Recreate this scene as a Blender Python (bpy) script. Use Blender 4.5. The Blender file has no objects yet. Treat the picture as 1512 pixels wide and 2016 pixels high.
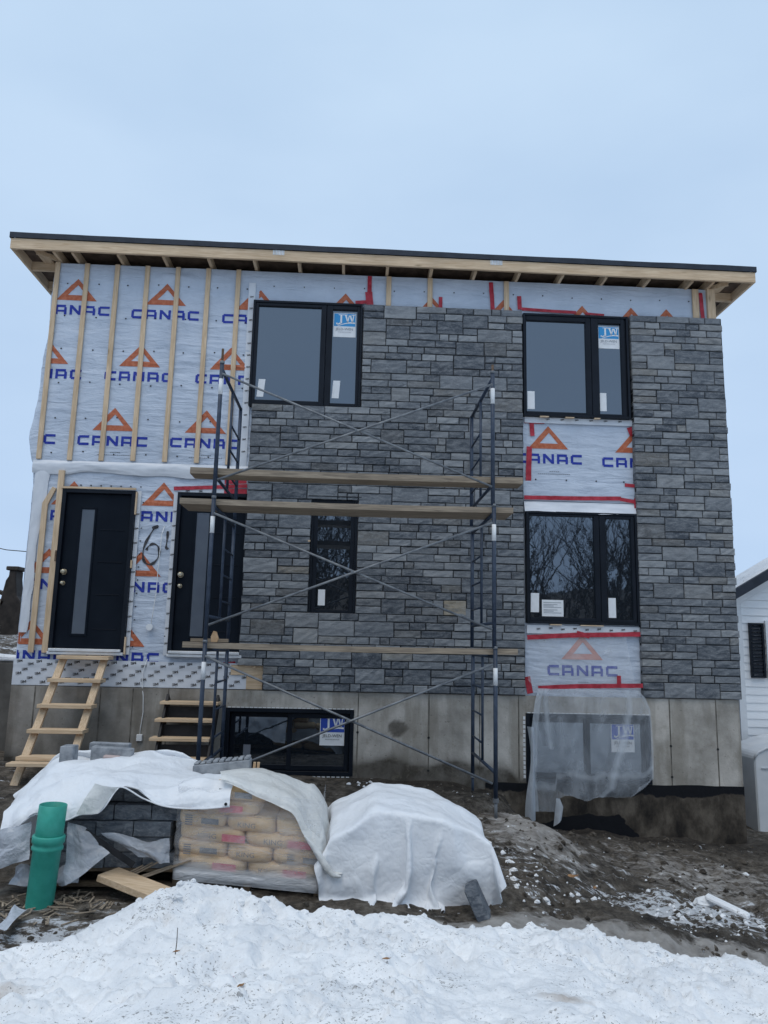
import bpy, math, random
import numpy as np
from mathutils import Vector
R = math.radians
random.seed(7)
scene = bpy.context.scene
col = scene.collection

# ------------------------------------------------------------------ camera, sky, sun, exposure
F_PX, PITCH, YAW, ROLL = 1514.0, 0.1704, 0.0400, 0.02255
cd = bpy.data.cameras.new('camera'); cam = bpy.data.objects.new('camera', cd); col.objects.link(cam)
cd.sensor_fit = 'VERTICAL'; cd.sensor_height = 36.0; cd.lens = 36.0*F_PX/2016.0
cd.clip_start = 0.05; cd.clip_end = 2000
fw = Vector((math.sin(YAW)*math.cos(PITCH), math.cos(YAW)*math.cos(PITCH), math.sin(PITCH)))
rt = Vector((math.cos(YAW), -math.sin(YAW), 0)); up = rt.cross(fw)
r2 = rt*math.cos(ROLL)+up*math.sin(ROLL); u2 = -rt*math.sin(ROLL)+up*math.cos(ROLL)
from mathutils import Matrix
M3 = Matrix((r2, u2, -fw)).transposed()
cam.matrix_world = Matrix.Translation((0, -10, 1.7)) @ M3.to_4x4()
scene.camera = cam

SUN_EL, SUN_AZ = R(65), R(205)      # azimuth from +Y, clockwise: behind the camera, to the left
w = bpy.data.worlds.new('World'); scene.world = w; w.use_nodes = True
nt = w.node_tree; nt.nodes.clear()
out = nt.nodes.new('ShaderNodeOutputWorld')
sky = nt.nodes.new('ShaderNodeTexSky'); sky.sky_type = 'NISHITA'; sky.sun_disc = False
sky.sun_elevation = SUN_EL; sky.sun_rotation = SUN_AZ
bg1 = nt.nodes.new('ShaderNodeBackground'); bg1.inputs['Strength'].default_value = 0.08
nt.links.new(sky.outputs[0], bg1.inputs['Color'])
tc = nt.nodes.new('ShaderNodeTexCoord'); sx = nt.nodes.new('ShaderNodeSeparateXYZ')
nt.links.new(tc.outputs['Generated'], sx.inputs[0])
mp = nt.nodes.new('ShaderNodeMapping'); mp.inputs['Scale'].default_value = (1.6, 1.6, 4.0)
mp.inputs['Rotation'].default_value = (0.2, 0.25, 0.4)
nt.links.new(tc.outputs['Generated'], mp.inputs[0])
nz = nt.nodes.new('ShaderNodeTexNoise'); nz.inputs['Scale'].default_value = 1.5; nz.inputs['Detail'].default_value = 4
nz.inputs['Roughness'].default_value = 0.5
nt.links.new(mp.outputs[0], nz.inputs['Vector'])
cr = nt.nodes.new('ShaderNodeValToRGB')
cr.color_ramp.elements[0].position = 0.32; cr.color_ramp.elements[0].color = (0.480, 0.640, 0.860, 1)
cr.color_ramp.elements[1].position = 0.68; cr.color_ramp.elements[1].color = (0.545, 0.705, 0.915, 1)
nt.links.new(nz.outputs[0], cr.inputs[0])
er = nt.nodes.new('ShaderNodeValToRGB'); nt.links.new(sx.outputs['Z'], er.inputs[0])
er.color_ramp.elements[0].position = 0.0; er.color_ramp.elements[0].color = (1.0, 1.0, 1.03, 1)
er.color_ramp.elements[1].position = 0.65; er.color_ramp.elements[1].color = (1.0, 1.0, 0.98, 1)
cm = nt.nodes.new('ShaderNodeMix'); cm.data_type = 'RGBA'; cm.blend_type = 'MULTIPLY'; cm.inputs[0].default_value = 1.0
nt.links.new(cr.outputs[0], cm.inputs[6]); nt.links.new(er.outputs[0], cm.inputs[7])
# overcast luminance: rises smoothly towards the zenith
mr = nt.nodes.new('ShaderNodeMapRange'); mr.interpolation_type = 'SMOOTHSTEP'; mr.inputs['From Min'].default_value = 0.0; mr.inputs['From Max'].default_value = 1.0
mr.inputs['To Min'].default_value = 1.0; mr.inputs['To Max'].default_value = 1.06
nt.links.new(sx.outputs['Z'], mr.inputs['Value'])
bg2 = nt.nodes.new('ShaderNodeBackground')
nt.links.new(cm.outputs[2], bg2.inputs['Color']); nt.links.new(mr.outputs[0], bg2.inputs['Strength'])
mx = nt.nodes.new('ShaderNodeMixShader'); mx.inputs[0].default_value = 0.94
nt.links.new(bg1.outputs[0], mx.inputs[1]); nt.links.new(bg2.outputs[0], mx.inputs[2])
nt.links.new(mx.outputs[0], out.inputs[0])

sd = bpy.data.lights.new('sun', 'SUN'); sd.energy = 1.0; sd.angle = R(40); sd.color = (1.0, 0.89, 0.74)
sun = bpy.data.objects.new('sun', sd); col.objects.link(sun)
sdir = Vector((math.sin(SUN_AZ)*math.cos(SUN_EL), math.cos(SUN_AZ)*math.cos(SUN_EL), math.sin(SUN_EL)))
sun.rotation_euler = sdir.to_track_quat('Z', 'Y').to_euler(); sun.location = (0, -20, 20)
scene.view_settings.view_transform = 'Standard'; scene.view_settings.look = 'None'
scene.view_settings.exposure = 0.05; scene.view_settings.gamma = 1.0; scene.view_settings.use_curve_mapping = False
scene.render.engine = 'CYCLES'

# ------------------------------------------------------------------ helpers
def vnoise(x, y, seed=0):
    x = np.asarray(x, float); y = np.asarray(y, float)
    xi = np.floor(x).astype(np.int64); yi = np.floor(y).astype(np.int64)
    fx = x-xi; fy = y-yi
    fx = fx*fx*fx*(fx*(fx*6-15)+10); fy = fy*fy*fy*(fy*(fy*6-15)+10)
    def h(a, b):
        n = (a*374761393+b*668265263+seed*1442695041) & 0xffffffff
        n = ((n ^ (n >> 13))*1274126177) & 0xffffffff
        n = n ^ (n >> 16)
        return (n & 0xffff)/32767.5-1.0
    return (h(xi, yi)*(1-fx)+h(xi+1, yi)*fx)*(1-fy)+(h(xi, yi+1)*(1-fx)+h(xi+1, yi+1)*fx)*fy
def fbm(x, y, seed=0, octs=4, gain=.5):
    s = 0; a = 1; t = 0
    for i in range(octs):
        c, sn = math.cos(i*1.3), math.sin(i*1.3); f = 2.03**i
        s = s+a*vnoise((x*c-y*sn)*f+i*17.1, (x*sn+y*c)*f-i*9.7, seed+i); t += a; a *= gain
    return s/t
def ridged(x, y, seed=0, octs=3, gain=.55):
    s = 0; a = 1; t = 0
    for i in range(octs):
        c, sn = math.cos(i*1.1+.4), math.sin(i*1.1+.4); f = 1.9**i
        s = s+a*(1-2*np.abs(vnoise((x*c-y*sn)*f+i*11.3, (x*sn+y*c)*f+i*5.1, seed+i))); t += a; a *= gain
    return s/t
def sstep(a, b, x):
    t = np.clip((np.asarray(x, float)-a)/(b-a), 0, 1); return t*t*(3-2*t)

class MB:
    def __init__(s): s.v = []; s.f = []; s.m = []; s.attr = {}
    def add(s, vs, fs, mi=0, **at):
        b = len(s.v); s.v += [tuple(map(float, q)) for q in vs]
        for f in fs: s.f.append(tuple(i+b for i in f)); s.m.append(mi)
        for k, val in at.items():
            L = s.attr.setdefault(k, []); L += [0.0]*(b-len(L)); L += [float(val)]*len(vs)
        return s
    def box(s, x0, x1, y0, y1, z0, z1, mi=0, **at):
        return s.add([(x0,y0,z0),(x1,y0,z0),(x1,y1,z0),(x0,y1,z0),(x0,y0,z1),(x1,y0,z1),(x1,y1,z1),(x0,y1,z1)],
              [(0,3,2,1),(4,5,6,7),(0,1,5,4),(1,2,6,5),(2,3,7,6),(3,0,4,7)], mi, **at)
    def obox(s, c, ax, ay, az, mi=0):
        c = Vector(c); ax = Vector(ax); ay = Vector(ay); az = Vector(az)
        P = [c+sx*ax+sy*ay+sz*az for sz in (-1,1) for sx, sy in ((-1,-1),(1,-1),(1,1),(-1,1))]
        return s.add(P, [(0,3,2,1),(4,5,6,7),(0,1,5,4),(1,2,6,5),(2,3,7,6),(3,0,4,7)], mi)
    def bar(s, p, q, w, t, upv=(0,0,1), mi=0):
        p = Vector(p); q = Vector(q); d = (q-p); L = d.length; d.normalize()
        sd_ = d.cross(Vector(upv)); sd_.normalize(); u = sd_.cross(d)
        return s.obox((p+q)/2, d*(L/2), sd_*(w/2), u*(t/2), mi)
    def tube(s, pts, r, n=8, caps=True, mi=0):
        pts = [Vector(p) for p in pts]; rs = r if isinstance(r, (list, tuple)) else [r]*len(pts)
        d0 = (pts[1]-pts[0]).normalized(); a = d0.orthogonal().normalized(); rings = []; vs = []
        for i, p in enumerate(pts):
            d = (pts[min(i+1, len(pts)-1)]-pts[max(i-1, 0)]).normalized()
            a = (a-d*a.dot(d)).normalized(); b = d.cross(a)
            vs += [p+(a*math.cos(2*math.pi*k/n)+b*math.sin(2*math.pi*k/n))*rs[i] for k in range(n)]
        fs = [(i*n+k, i*n+(k+1)%n, (i+1)*n+(k+1)%n, (i+1)*n+k) for i in range(len(pts)-1) for k in range(n)]
        if caps: fs += [tuple(range(n-1, -1, -1)), tuple((len(pts)-1)*n+k for k in range(n))]
        return s.add(vs, fs, mi)
    def grid(s, P, mi=0, flip=False):
        ny, nx = len(P), len(P[0]); vs = [tuple(q) for row in P for q in row]
        fs = [(j*nx+i, j*nx+i+1, (j+1)*nx+i+1, (j+1)*nx+i) for j in range(ny-1) for i in range(nx-1)]
        if flip: fs = [f[::-1] for f in fs]
        return s.add(vs, fs, mi)
    def prism(s, poly, y0, y1, mi=0):            # polygon in x,z extruded along y
        n = len(poly); vs = [(x, y0, z) for x, z in poly]+[(x, y1, z) for x, z in poly]
        fs = [tuple(range(n)), tuple(range(2*n-1, n-1, -1))]+[(i, i+n, (i+1)%n+n, (i+1)%n) for i in range(n)]
        return s.add(vs, fs, mi)
    def build(s, name, mats, parent=None, smooth=False, bevel=0, kind=None, label=None, cat=None, group=None, solid=0):
        me = bpy.data.meshes.new(name); o = bpy.data.objects.new(name, me); col.objects.link(o)
        if parent is not None: off = origin(parent); o.parent = parent
        elif cat is not None:
            A = np.array(s.v); off = Vector((A[:,0].mean(), A[:,1].mean(), A[:,2].min())); o.location = off
        else: off = Vector((0, 0, 0))
        me.from_pydata([(x-off.x, y-off.y, z-off.z) for x, y, z in s.v], [], s.f)
        for m_ in (mats if isinstance(mats, (list, tuple)) else [mats]): me.materials.append(m_)
        if any(s.m): me.polygons.foreach_set('material_index', s.m)
        if smooth: me.polygons.foreach_set('use_smooth', [True]*len(s.f))
        for k, L in s.attr.items():
            L = L+[0.0]*(len(s.v)-len(L)); a = me.attributes.new(k, 'FLOAT', 'POINT'); a.data.foreach_set('value', L)
        me.update()
        if bevel:
            b = o.modifiers.new('bevel', 'BEVEL'); b.width = bevel; b.segments = 1; b.limit_method = 'ANGLE'
        if solid:
            b = o.modifiers.new('solid', 'SOLIDIFY'); b.thickness = solid; b.offset = 0
        tag(o, label, cat, group, kind); return o
def origin(o):
    p = Vector(o.location); q = o.parent
    while q is not None: p += Vector(q.location); q = q.parent
    return p
def tag(o, label=None, cat=None, group=None, kind=None):
    for k, val in (('label', label), ('category', cat), ('group', group), ('kind', kind)):
        if val: o[k] = val
    return o
def thing(name, label, cat, loc=(0,0,0), group=None):
    o = bpy.data.objects.new(name, None); col.objects.link(o); o.location = loc; o.empty_display_size = .1
    return tag(o, label, cat, group)
def np_mesh(name, X, Y, Z, mat, attrs=None, smooth=True, kind=None, parent=None, label=None, cat=None):
    ny, nx = X.shape; me = bpy.data.meshes.new(name); o = bpy.data.objects.new(name, me); col.objects.link(o)
    off = Vector((0, 0, 0))
    if parent is not None: off = origin(parent); o.parent = parent
    elif cat: off = Vector((float(X.mean()), float(Y.mean()), float(Z.min()))); o.location = off
    co = np.stack([X-off.x, Y-off.y, Z-off.z], -1).reshape(-1, 3)
    idx = np.arange(nx*ny).reshape(ny, nx)
    q = np.stack([idx[:-1,:-1], idx[:-1,1:], idx[1:,1:], idx[1:,:-1]], -1).reshape(-1, 4)
    me.vertices.add(len(co)); me.vertices.foreach_set('co', co.ravel())
    me.loops.add(q.size); me.loops.foreach_set('vertex_index', q.ravel().astype(np.int32))
    me.polygons.add(len(q)); me.polygons.foreach_set('loop_start', np.arange(0, q.size, 4, dtype=np.int32))
    me.polygons.foreach_set('use_smooth', np.full(len(q), smooth))
    for k, a in (attrs or {}).items():
        t = me.attributes.new(k, 'FLOAT', 'POINT'); t.data.foreach_set('value', np.asarray(a, float).ravel())
    me.update(calc_edges=True); me.validate(); me.materials.append(mat)
    tag(o, label, cat, None, kind); return o

# ------------------------------------------------------------------ materials
def nodes(m): return m.node_tree.nodes, m.node_tree.links
def base_mat(name):
    m = bpy.data.materials.new(name); m.use_nodes = True
    return m, m.node_tree.nodes['Principled BSDF']
def coords(m, stretch=(1,1,1), rnd=True):
    n, l = nodes(m); t = n.new('ShaderNodeTexCoord'); mpn = n.new('ShaderNodeMapping'); mpn.inputs['Scale'].default_value = stretch
    if rnd:
        oi = n.new('ShaderNodeObjectInfo'); mm = n.new('ShaderNodeMath'); mm.operation = 'MULTIPLY'; mm.inputs[1].default_value = 37.0
        l.new(oi.outputs['Random'], mm.inputs[0]); ad = n.new('ShaderNodeVectorMath'); ad.operation = 'ADD'
        l.new(t.outputs['Object'], ad.inputs[0]); l.new(mm.outputs[0], ad.inputs[1]); l.new(ad.outputs[0], mpn.inputs[0])
    else: l.new(t.outputs['Object'], mpn.inputs[0])
    return mpn.outputs[0]
def noise(m, vec, scale, detail=4, rough=.55, dist=0.0):
    n, l = nodes(m); q = n.new('ShaderNodeTexNoise'); q.inputs['Scale'].default_value = scale; q.inputs['Detail'].default_value = detail
    q.inputs['Roughness'].default_value = rough; q.inputs['Distortion'].default_value = dist; l.new(vec, q.inputs['Vector']); return q.outputs[0]
def ramp(m, fac, stops):
    n, l = nodes(m); q = n.new('ShaderNodeValToRGB'); e = q.color_ramp.elements
    while len(e) < len(stops): e.new(.5)
    for i, (p, c) in enumerate(stops): e[i].position = p; e[i].color = (*c, 1) if len(c) == 3 else c
    l.new(fac, q.inputs[0]); return q.outputs[0]
def mixc(m, fac, a, b, mode='MIX'):
    n, l = nodes(m); q = n.new('ShaderNodeMix'); q.data_type = 'RGBA'; q.blend_type = mode
    for s_, i in ((fac, 0), (a, 6), (b, 7)):
        if isinstance(s_, (int, float)): q.inputs[i].default_value = s_
        elif isinstance(s_, tuple): q.inputs[i].default_value = (*s_, 1)
        else: l.new(s_, q.inputs[i])
    return q.outputs[2]
def math_(m, op, a, b=0.0, clamp=False):
    n, l = nodes(m); q = n.new('ShaderNodeMath'); q.operation = op; q.use_clamp = clamp
    for i, s_ in enumerate((a, b)):
        if isinstance(s_, (int, float)): q.inputs[i].default_value = s_
        else: l.new(s_, q.inputs[i])
    return q.outputs[0]
def attr(m, name):
    n, l = nodes(m); q = n.new('ShaderNodeAttribute'); q.attribute_name = name; return q.outputs['Fac']
def bump(m, h, strength, dist=.01, prev=None):
    n, l = nodes(m); q = n.new('ShaderNodeBump'); q.inputs['Strength'].default_value = strength; q.inputs['Distance'].default_value = dist
    l.new(h, q.inputs['Height'])
    if prev is not None: l.new(prev, q.inputs['Normal'])
    return q.outputs[0]
def setc(m, b, c): m.node_tree.links.new(c, b.inputs['Base Color'])
def surf(name, c1, c2, scale=4, stretch=(1,1,1), rough=.7, bs=.3, bscale=None, spec=.3, bdist=.01, metal=0, lo=.35, hi=.65, rnd=True):
    m, b = base_mat(name); v = coords(m, stretch, rnd)
    f = noise(m, v, scale); setc(m, b, ramp(m, f, [(lo, c1), (hi, c2)]))
    b.inputs['Roughness'].default_value = rough; b.inputs['Specular IOR Level'].default_value = spec; b.inputs['Metallic'].default_value = metal
    if bs: m.node_tree.links.new(bump(m, noise(m, v, bscale or scale*4, 5), bs, bdist), b.inputs['Normal'])
    return m
def wood(name, c1, c2, axis, knots=True, rough=.75, fine=60):
    st = [1, 1, 1]; st['xyz'.index(axis)] = .06
    m, b = base_mat(name); v = coords(m, tuple(st)); v1 = coords(m, tuple(.35 if k == 'xyz'.index(axis) else 1 for k in range(3)))
    f = noise(m, v, fine, 3, .6, .6); g = noise(m, v1, 5, 3)
    c = ramp(m, f, [(.3, c1), (.7, c2)])
    c = mixc(m, math_(m, 'MULTIPLY', ramp(m, g, [(.4, (0,0,0)), (.75, (1,1,1))]), .45), c, tuple(k*.62 for k in c1))
    if knots:
        n, l = nodes(m); vo = n.new('ShaderNodeTexVoronoi'); vo.inputs['Scale'].default_value = 5.5; l.new(v1, vo.inputs['Vector'])
        k = ramp(m, vo.outputs['Distance'], [(.0, (1,1,1)), (.13, (0,0,0))])
        c = mixc(m, math_(m, 'MULTIPLY', k, .75), c, tuple(q*.35 for q in c1))
    setc(m, b, c); b.inputs['Roughness'].default_value = rough; b.inputs['Specular IOR Level'].default_value = .2
    m.node_tree.links.new(bump(m, f, .25, .004), b.inputs['Normal']); return m
PINE1, PINE2 = (.55, .39, .245), (.77, .60, .42)
M = {}
for ax in 'xyz':
    M['pine_'+ax] = wood('fresh pine along '+ax, PINE1, PINE2, ax)
    M['grey_'+ax] = wood('weathered plank along '+ax, (.19, .155, .12), (.42, .345, .26), ax)
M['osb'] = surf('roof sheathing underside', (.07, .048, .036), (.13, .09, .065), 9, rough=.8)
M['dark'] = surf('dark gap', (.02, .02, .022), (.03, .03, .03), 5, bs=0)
M['membrane_roof'] = surf('roof edge membrane', (.022, .028, .04), (.034, .042, .058), 6, rough=.55, bs=.3, bscale=40)
M['black'] = surf('black window frame', (.005, .008, .014), (.009, .013, .021), 3, rough=.42, bs=.05, spec=.2)
M['door'] = surf('dark door paint', (.003, .006, .012), (.006, .010, .017), 2, rough=.5, bs=.08, bscale=30, spec=.12)
M['steel'] = surf('blue grey scaffold paint', (.020, .034, .062), (.044, .063, .098), 14, rough=.5, bs=.15, bscale=60, spec=.4)
M['galv'] = surf('galvanised brace tube', (.13, .142, .16), (.24, .255, .27), 12, rough=.5, bs=.1, metal=.4)
M['rust'] = surf('rusty pin', (.10, .06, .035), (.2, .14, .1), 30, rough=.85)
M['plate'] = surf('zinc plate', (.55, .58, .6), (.7, .72, .74), 20, rough=.4, metal=.6, bs=0)
M['alu'] = surf('aluminium sill', (.6, .62, .64), (.75, .77, .8), 5, rough=.35, metal=.3, bs=0)
M['brass'] = surf('worn brass', (.42, .36, .26), (.6, .54, .42), 30, rough=.3, metal=.85, bs=0)
M['white'] = surf('white paint', (.72, .74, .76), (.8, .81, .82), 4, rough=.55, bs=.05)
M['paper'] = surf('white paper', (.72, .74, .76), (.78, .8, .82), 10, rough=.6, bs=.05)
M['blue_lt'] = surf('sticker light blue', (.035, .27, .58), (.045, .30, .62), 3, rough=.5, bs=0)
M['blue_dk'] = surf('sticker dark blue', (.03, .07, .38), (.04, .09, .44), 3, rough=.5, bs=0)
M['ink'] = surf('print grey blue', (.16, .18, .22), (.2, .22, .26), 3, rough=.6, bs=0)
M['ink_black'] = surf('black print', (.012, .012, .015), (.03, .03, .032), 20, rough=.6, bs=0)
M['print_blue'] = surf('blue logo print', (.012, .03, .30), (.03, .055, .36), 25, rough=.55, bs=.1)
M['print_orange'] = surf('orange logo print', (.42, .105, .045), (.52, .17, .09), 25, rough=.55, bs=.1)
M['fade_blue'] = surf('faded blue print', (.22, .26, .45), (.34, .38, .52), 12, rough=.55, bs=.1)
M['fade_orange'] = surf('faded orange print', (.60, .24, .18), (.62, .32, .26), 12, rough=.55, bs=.1)
M['tape'] = surf('red sheathing tape', (.32, .012, .025), (.50, .04, .065), 14, rough=.45, bs=.6, bscale=35, spec=.4)
M['spray'] = surf('black spray paint', (.015, .015, .018), (.09, .09, .1), 40, rough=.7, bs=0)
M['green'] = surf('green sewer pipe', (.028, .285, .215), (.045, .36, .285), 9, rough=.45, bs=.1, spec=.4)
M['tan'] = surf('kraft paper bag', (.66, .44, .23), (.80, .58, .34), 7, rough=.7, bs=.5, bscale=18, bdist=.02)
M['bag_red'] = surf('bag red print', (.58, .10, .14), (.66, .22, .24), 25, rough=.7, bs=0)
M['bag_grey'] = surf('bag grey print', (.14, .14, .15), (.24, .23, .22), 25, rough=.7, bs=0)
M['concrete_unit'] = surf('grey concrete block', (.20, .215, .235), (.34, .355, .375), 14, rough=.85, bs=.5, bscale=70)
M['pallet'] = surf('old pallet wood', (.09, .065, .045), (.2, .15, .10), 9, (1, .4, 1), rough=.85)
M['red_plastic'] = surf('red plastic', (.5, .02, .05), (.6, .04, .08), 5, rough=.4, bs=0)
M['bark'] = surf('bare bark', (.045, .038, .033), (.085, .072, .062), 8, rough=.9)
M['stringer'] = surf('black steel stringer', (.012, .013, .016), (.025, .025, .028), 8, rough=.55)
M['cable_w'] = surf('white cable', (.7, .71, .72), (.78, .79, .8), 5, rough=.5, bs=0)
M['cable_b'] = surf('dark cable', (.02, .02, .022), (.03, .03, .03), 5, rough=.6, bs=0)
M['leaf'] = surf('dry leaf', (.20, .10, .045), (.34, .2, .1), 20, rough=.8)
M['pink'] = surf('pink spray on snow', (.72, .42, .50), (.78, .6, .66), 18, rough=.7, bs=0)
M['tan_chip'] = surf('splintered wood', (.5, .32, .18), (.62, .42, .25), 20, rough=.8)

def mat_wrap():
    m, b = base_mat('house wrap'); v = coords(m, (1, 1, 1), False)
    c = ramp(m, noise(m, v, 2.2, 5, .6), [(.3, (.455, .515, .61)), (.7, (.58, .64, .735))])
    b.inputs['Roughness'].default_value = .5; b.inputs['Specular IOR Level'].default_value = .3; setc(m, b, c)
    v2 = coords(m, (1.6, 1, 7), False); v3 = coords(m, (5, 1, 7), False)
    n1 = bump(m, noise(m, v2, 1.6, 4, .55, .8), .65, .035)
    n2 = bump(m, noise(m, v3, 4, 3, .5, .8), .25, .015, n1)
    m.node_tree.links.new(n2, b.inputs['Normal']); return m
M['wrap'] = mat_wrap()
def mat_membrane():
    m, b = base_mat('white flashing membrane'); v = coords(m, (1,1,1), False)
    setc(m, b, ramp(m, noise(m, v, 3, 4), [(.3, (.60, .63, .68)), (.7, (.72, .74, .78))]))
    b.inputs['Roughness'].default_value = .4; m.node_tree.links.new(bump(m, noise(m, v, 14, 4), .3, .01), b.inputs['Normal']); return m
M['membrane'] = mat_membrane()
def mat_stone():
    m, b = base_mat('split face stone'); v = coords(m, (1, 1, 3.2), True); vf = coords(m, (1, 1, 1.6), True)
    t = attr(m, 'tone'); h = attr(m, 'hue')
    basec = ramp(m, t, [(0, (.062, .073, .090)), (.5, (.126, .141, .160)), (1, (.265, .280, .295))])
    basec = mixc(m, h, basec, (.33, .28, .20))
    a = noise(m, v, 6, 6, .65, .8); f = noise(m, vf, 40, 5, .65)
    c = mixc(m, math_(m, 'MULTIPLY', ramp(m, a, [(.42, (0,0,0)), (.72, (1,1,1))]), .55), basec, (.34, .355, .37))
    c = mixc(m, math_(m, 'MULTIPLY', ramp(m, noise(m, v, 3.1, 5, .6, 1.2), [(.5, (0,0,0)), (.7, (1,1,1))]), .5), c, (.085, .095, .112))
    c = mixc(m, math_(m, 'MULTIPLY', ramp(m, f, [(.5, (0,0,0)), (.75, (1,1,1))]), .3), c, (.42, .43, .435))
    setc(m, b, c); b.inputs['Roughness'].default_value = .85; b.inputs['Specular IOR Level'].default_value = .25
    n1 = bump(m, a, .55, .016); n2 = bump(m, f, .4, .005, n1); m.node_tree.links.new(n2, b.inputs['Normal']); return m
M['stone'] = mat_stone()
M['mortar'] = surf('dark joint mortar', (.014, .015, .018), (.030, .032, .035), 20, rough=.95)  # near-black mortar set back between the stones
def mat_concrete():
    m, b = base_mat('poured concrete'); v = coords(m, (1,1,1), False); vz = coords(m, (2.2, 1, .35), False)
    c = ramp(m, noise(m, v, 1.3, 6, .62), [(.36, (.30, .282, .252)), (.5, (.46, .432, .392)), (.64, (.61, .578, .53))])
    c = mixc(m, math_(m, 'MULTIPLY', ramp(m, noise(m, vz, 2.2, 5, .6), [(.46, (0,0,0)), (.62, (1,1,1))]), .55), c, (.22, .20, .165))
    c = mixc(m, math_(m, 'MULTIPLY', ramp(m, noise(m, v, 26, 3), [(.66, (0,0,0)), (.72, (1,1,1))]), .5), c, (.12, .11, .1))
    # damp stain soaking up from the ground, and the wetter left third
    st = math_(m, 'MULTIPLY', attr(m, 'damp'), math_(m, 'ADD', .45, noise(m, v, 5, 6, .65)), True)
    c = mixc(m, st, c, (.075, .066, .054))
    c = mixc(m, math_(m, 'MULTIPLY', ramp(m, noise(m, v, 9, 6, .7), [(.56, (0,0,0)), (.66, (1,1,1))]), .35), c, (.24, .215, .17))
    setc(m, b, c); b.inputs['Roughness'].default_value = .85; b.inputs['Specular IOR Level'].default_value = .2
    m.node_tree.links.new(bump(m, noise(m, v, 30, 6, .6), .35, .01), b.inputs['Normal']); return m
M['concrete'] = mat_concrete()
M['seam'] = surf('stained form seam', (.075, .068, .056), (.19, .175, .15), 7)
def mat_tar():
    m, b = base_mat('damp proofing with mud'); v = coords(m, (1,1,.6), False)
    mud = ramp(m, noise(m, v, 3.5, 6, .65), [(.36, (.022, .019, .017)), (.5, (.065, .054, .043)), (.64, (.135, .115, .092))])
    k = math_(m, 'ADD', attr(m, 'clean'), math_(m, 'MULTIPLY', math_(m, 'SUBTRACT', noise(m, v, 7, 5), .5), 1.1))
    kk = ramp(m, k, [(.42, (0,0,0)), (.58, (1,1,1))])
    setc(m, b, mixc(m, kk, mud, (.008, .009, .012))); b.inputs['Roughness'].default_value = .75; b.inputs['Specular IOR Level'].default_value = .2
    m.node_tree.links.new(bump(m, noise(m, v, 18, 6), .5, .02), b.inputs['Normal']); return m
M['tar'] = mat_tar()
def mat_glass():
    m, b = base_mat('reflective window glass'); v = coords(m, (1, 1, 1), True)
    b.inputs['Base Color'].default_value = (.010, .014, .020, 1); b.inputs['Roughness'].default_value = .015
    b.inputs['IOR'].default_value = 1.95; b.inputs['Specular IOR Level'].default_value = .92; b.inputs['Specular Tint'].default_value = (.78, .88, 1.0, 1)
    m.node_tree.links.new(bump(m, noise(m, v, 2.6, 2, .5, 1.5), .007, .05), b.inputs['Normal']); return m
M['glass'] = mat_glass()
M['sky_painted'] = surf('frosted door glass', (.075, .09, .12), (.10, .12, .15), 2, rough=.22, bs=.05, spec=.7)  # base colour lightened to stand in for sky reflected in the door glass
def mat_tarp(name, c1, c2, sc=9, trans=.25, dirt=.0):
    m, b = base_mat(name); n, l = nodes(m); v = coords(m, (1,1,1), True)
    c = ramp(m, noise(m, v, 2.3, 5), [(.3, c1), (.7, c2)])
    if dirt: c = mixc(m, math_(m, 'MULTIPLY', ramp(m, noise(m, v, 3.4, 6, .65), [(.5, (0,0,0)), (.7, (1,1,1))]), dirt), c, (.36, .31, .25))
    setc(m, b, c); b.inputs['Roughness'].default_value = .42; b.inputs['Specular IOR Level'].default_value = .35
    cz_ = math_(m, 'ABSOLUTE', math_(m, 'SUBTRACT', noise(m, v, sc*.55, 3, .5, .4), .5)); cy_ = math_(m, 'ABSOLUTE', math_(m, 'SUBTRACT', noise(m, v, sc*1.3, 2, .5, .3), .5))
    n1 = bump(m, math_(m, 'ADD', cz_, math_(m, 'MULTIPLY', cy_, .5)), .55, .05); n2 = bump(m, noise(m, v, 30, 4), .10, .008, n1)
    l.new(n2, b.inputs['Normal'])
    if trans:
        tr = n.new('ShaderNodeBsdfTranslucent'); l.new(c, tr.inputs['Color']); l.new(n1, tr.inputs['Normal'])
        ms = n.new('ShaderNodeMixShader'); ms.inputs[0].default_value = trans
        l.new(b.outputs[0], ms.inputs[1]); l.new(tr.outputs[0], ms.inputs[2]); l.new(ms.outputs[0], n['Material Output'].inputs[0])
    return m
M['tarp'] = mat_tarp('white woven tarp', (.80, .825, .865), (.87, .885, .905), 8, .08)
M['cream'] = mat_tarp('cream plastic sheet', (.70, .71, .69), (.80, .805, .79), 11, .15, .2)
def mat_film(name, tint, opac_lo, opac_hi, sc=3, band=None, stretch=(1,1,1)):
    m, b = base_mat(name); n, l = nodes(m); v = coords(m, stretch, True)
    b.inputs['Base Color'].default_value = (*tint, 1); b.inputs['Roughness'].default_value = .25; b.inputs['Specular IOR Level'].default_value = .5
    nz_ = noise(m, v, sc, 5, .65, .6); l.new(bump(m, noise(m, v, sc*3, 4, .6, 1.0), .5, .03), b.inputs['Normal'])
    f = math_(m, 'ADD', ramp(m, nz_, [(.35, (opac_lo,)*3), (.7, (opac_hi,)*3)]), attr(m, 'thick'), True)
    tp = n.new('ShaderNodeBsdfTransparent'); ms = n.new('ShaderNodeMixShader')
    l.new(f, ms.inputs[0]); l.new(tp.outputs[0], ms.inputs[1]); l.new(b.outputs[0], ms.inputs[2]); l.new(ms.outputs[0], n['Material Output'].inputs[0])
    return m
M['film'] = mat_film('stretch film', (.80, .81, .83), .10, .40, 3.5, stretch=(.8, 1, 3))
M['poly'] = mat_film('clear vapour sheet', (.60, .65, .71), .15, .40, 3, stretch=(1.6, 1, .7))
M['scrap'] = mat_film('dirty plastic scrap', (.44, .47, .52), .6, .92, 5)
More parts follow.
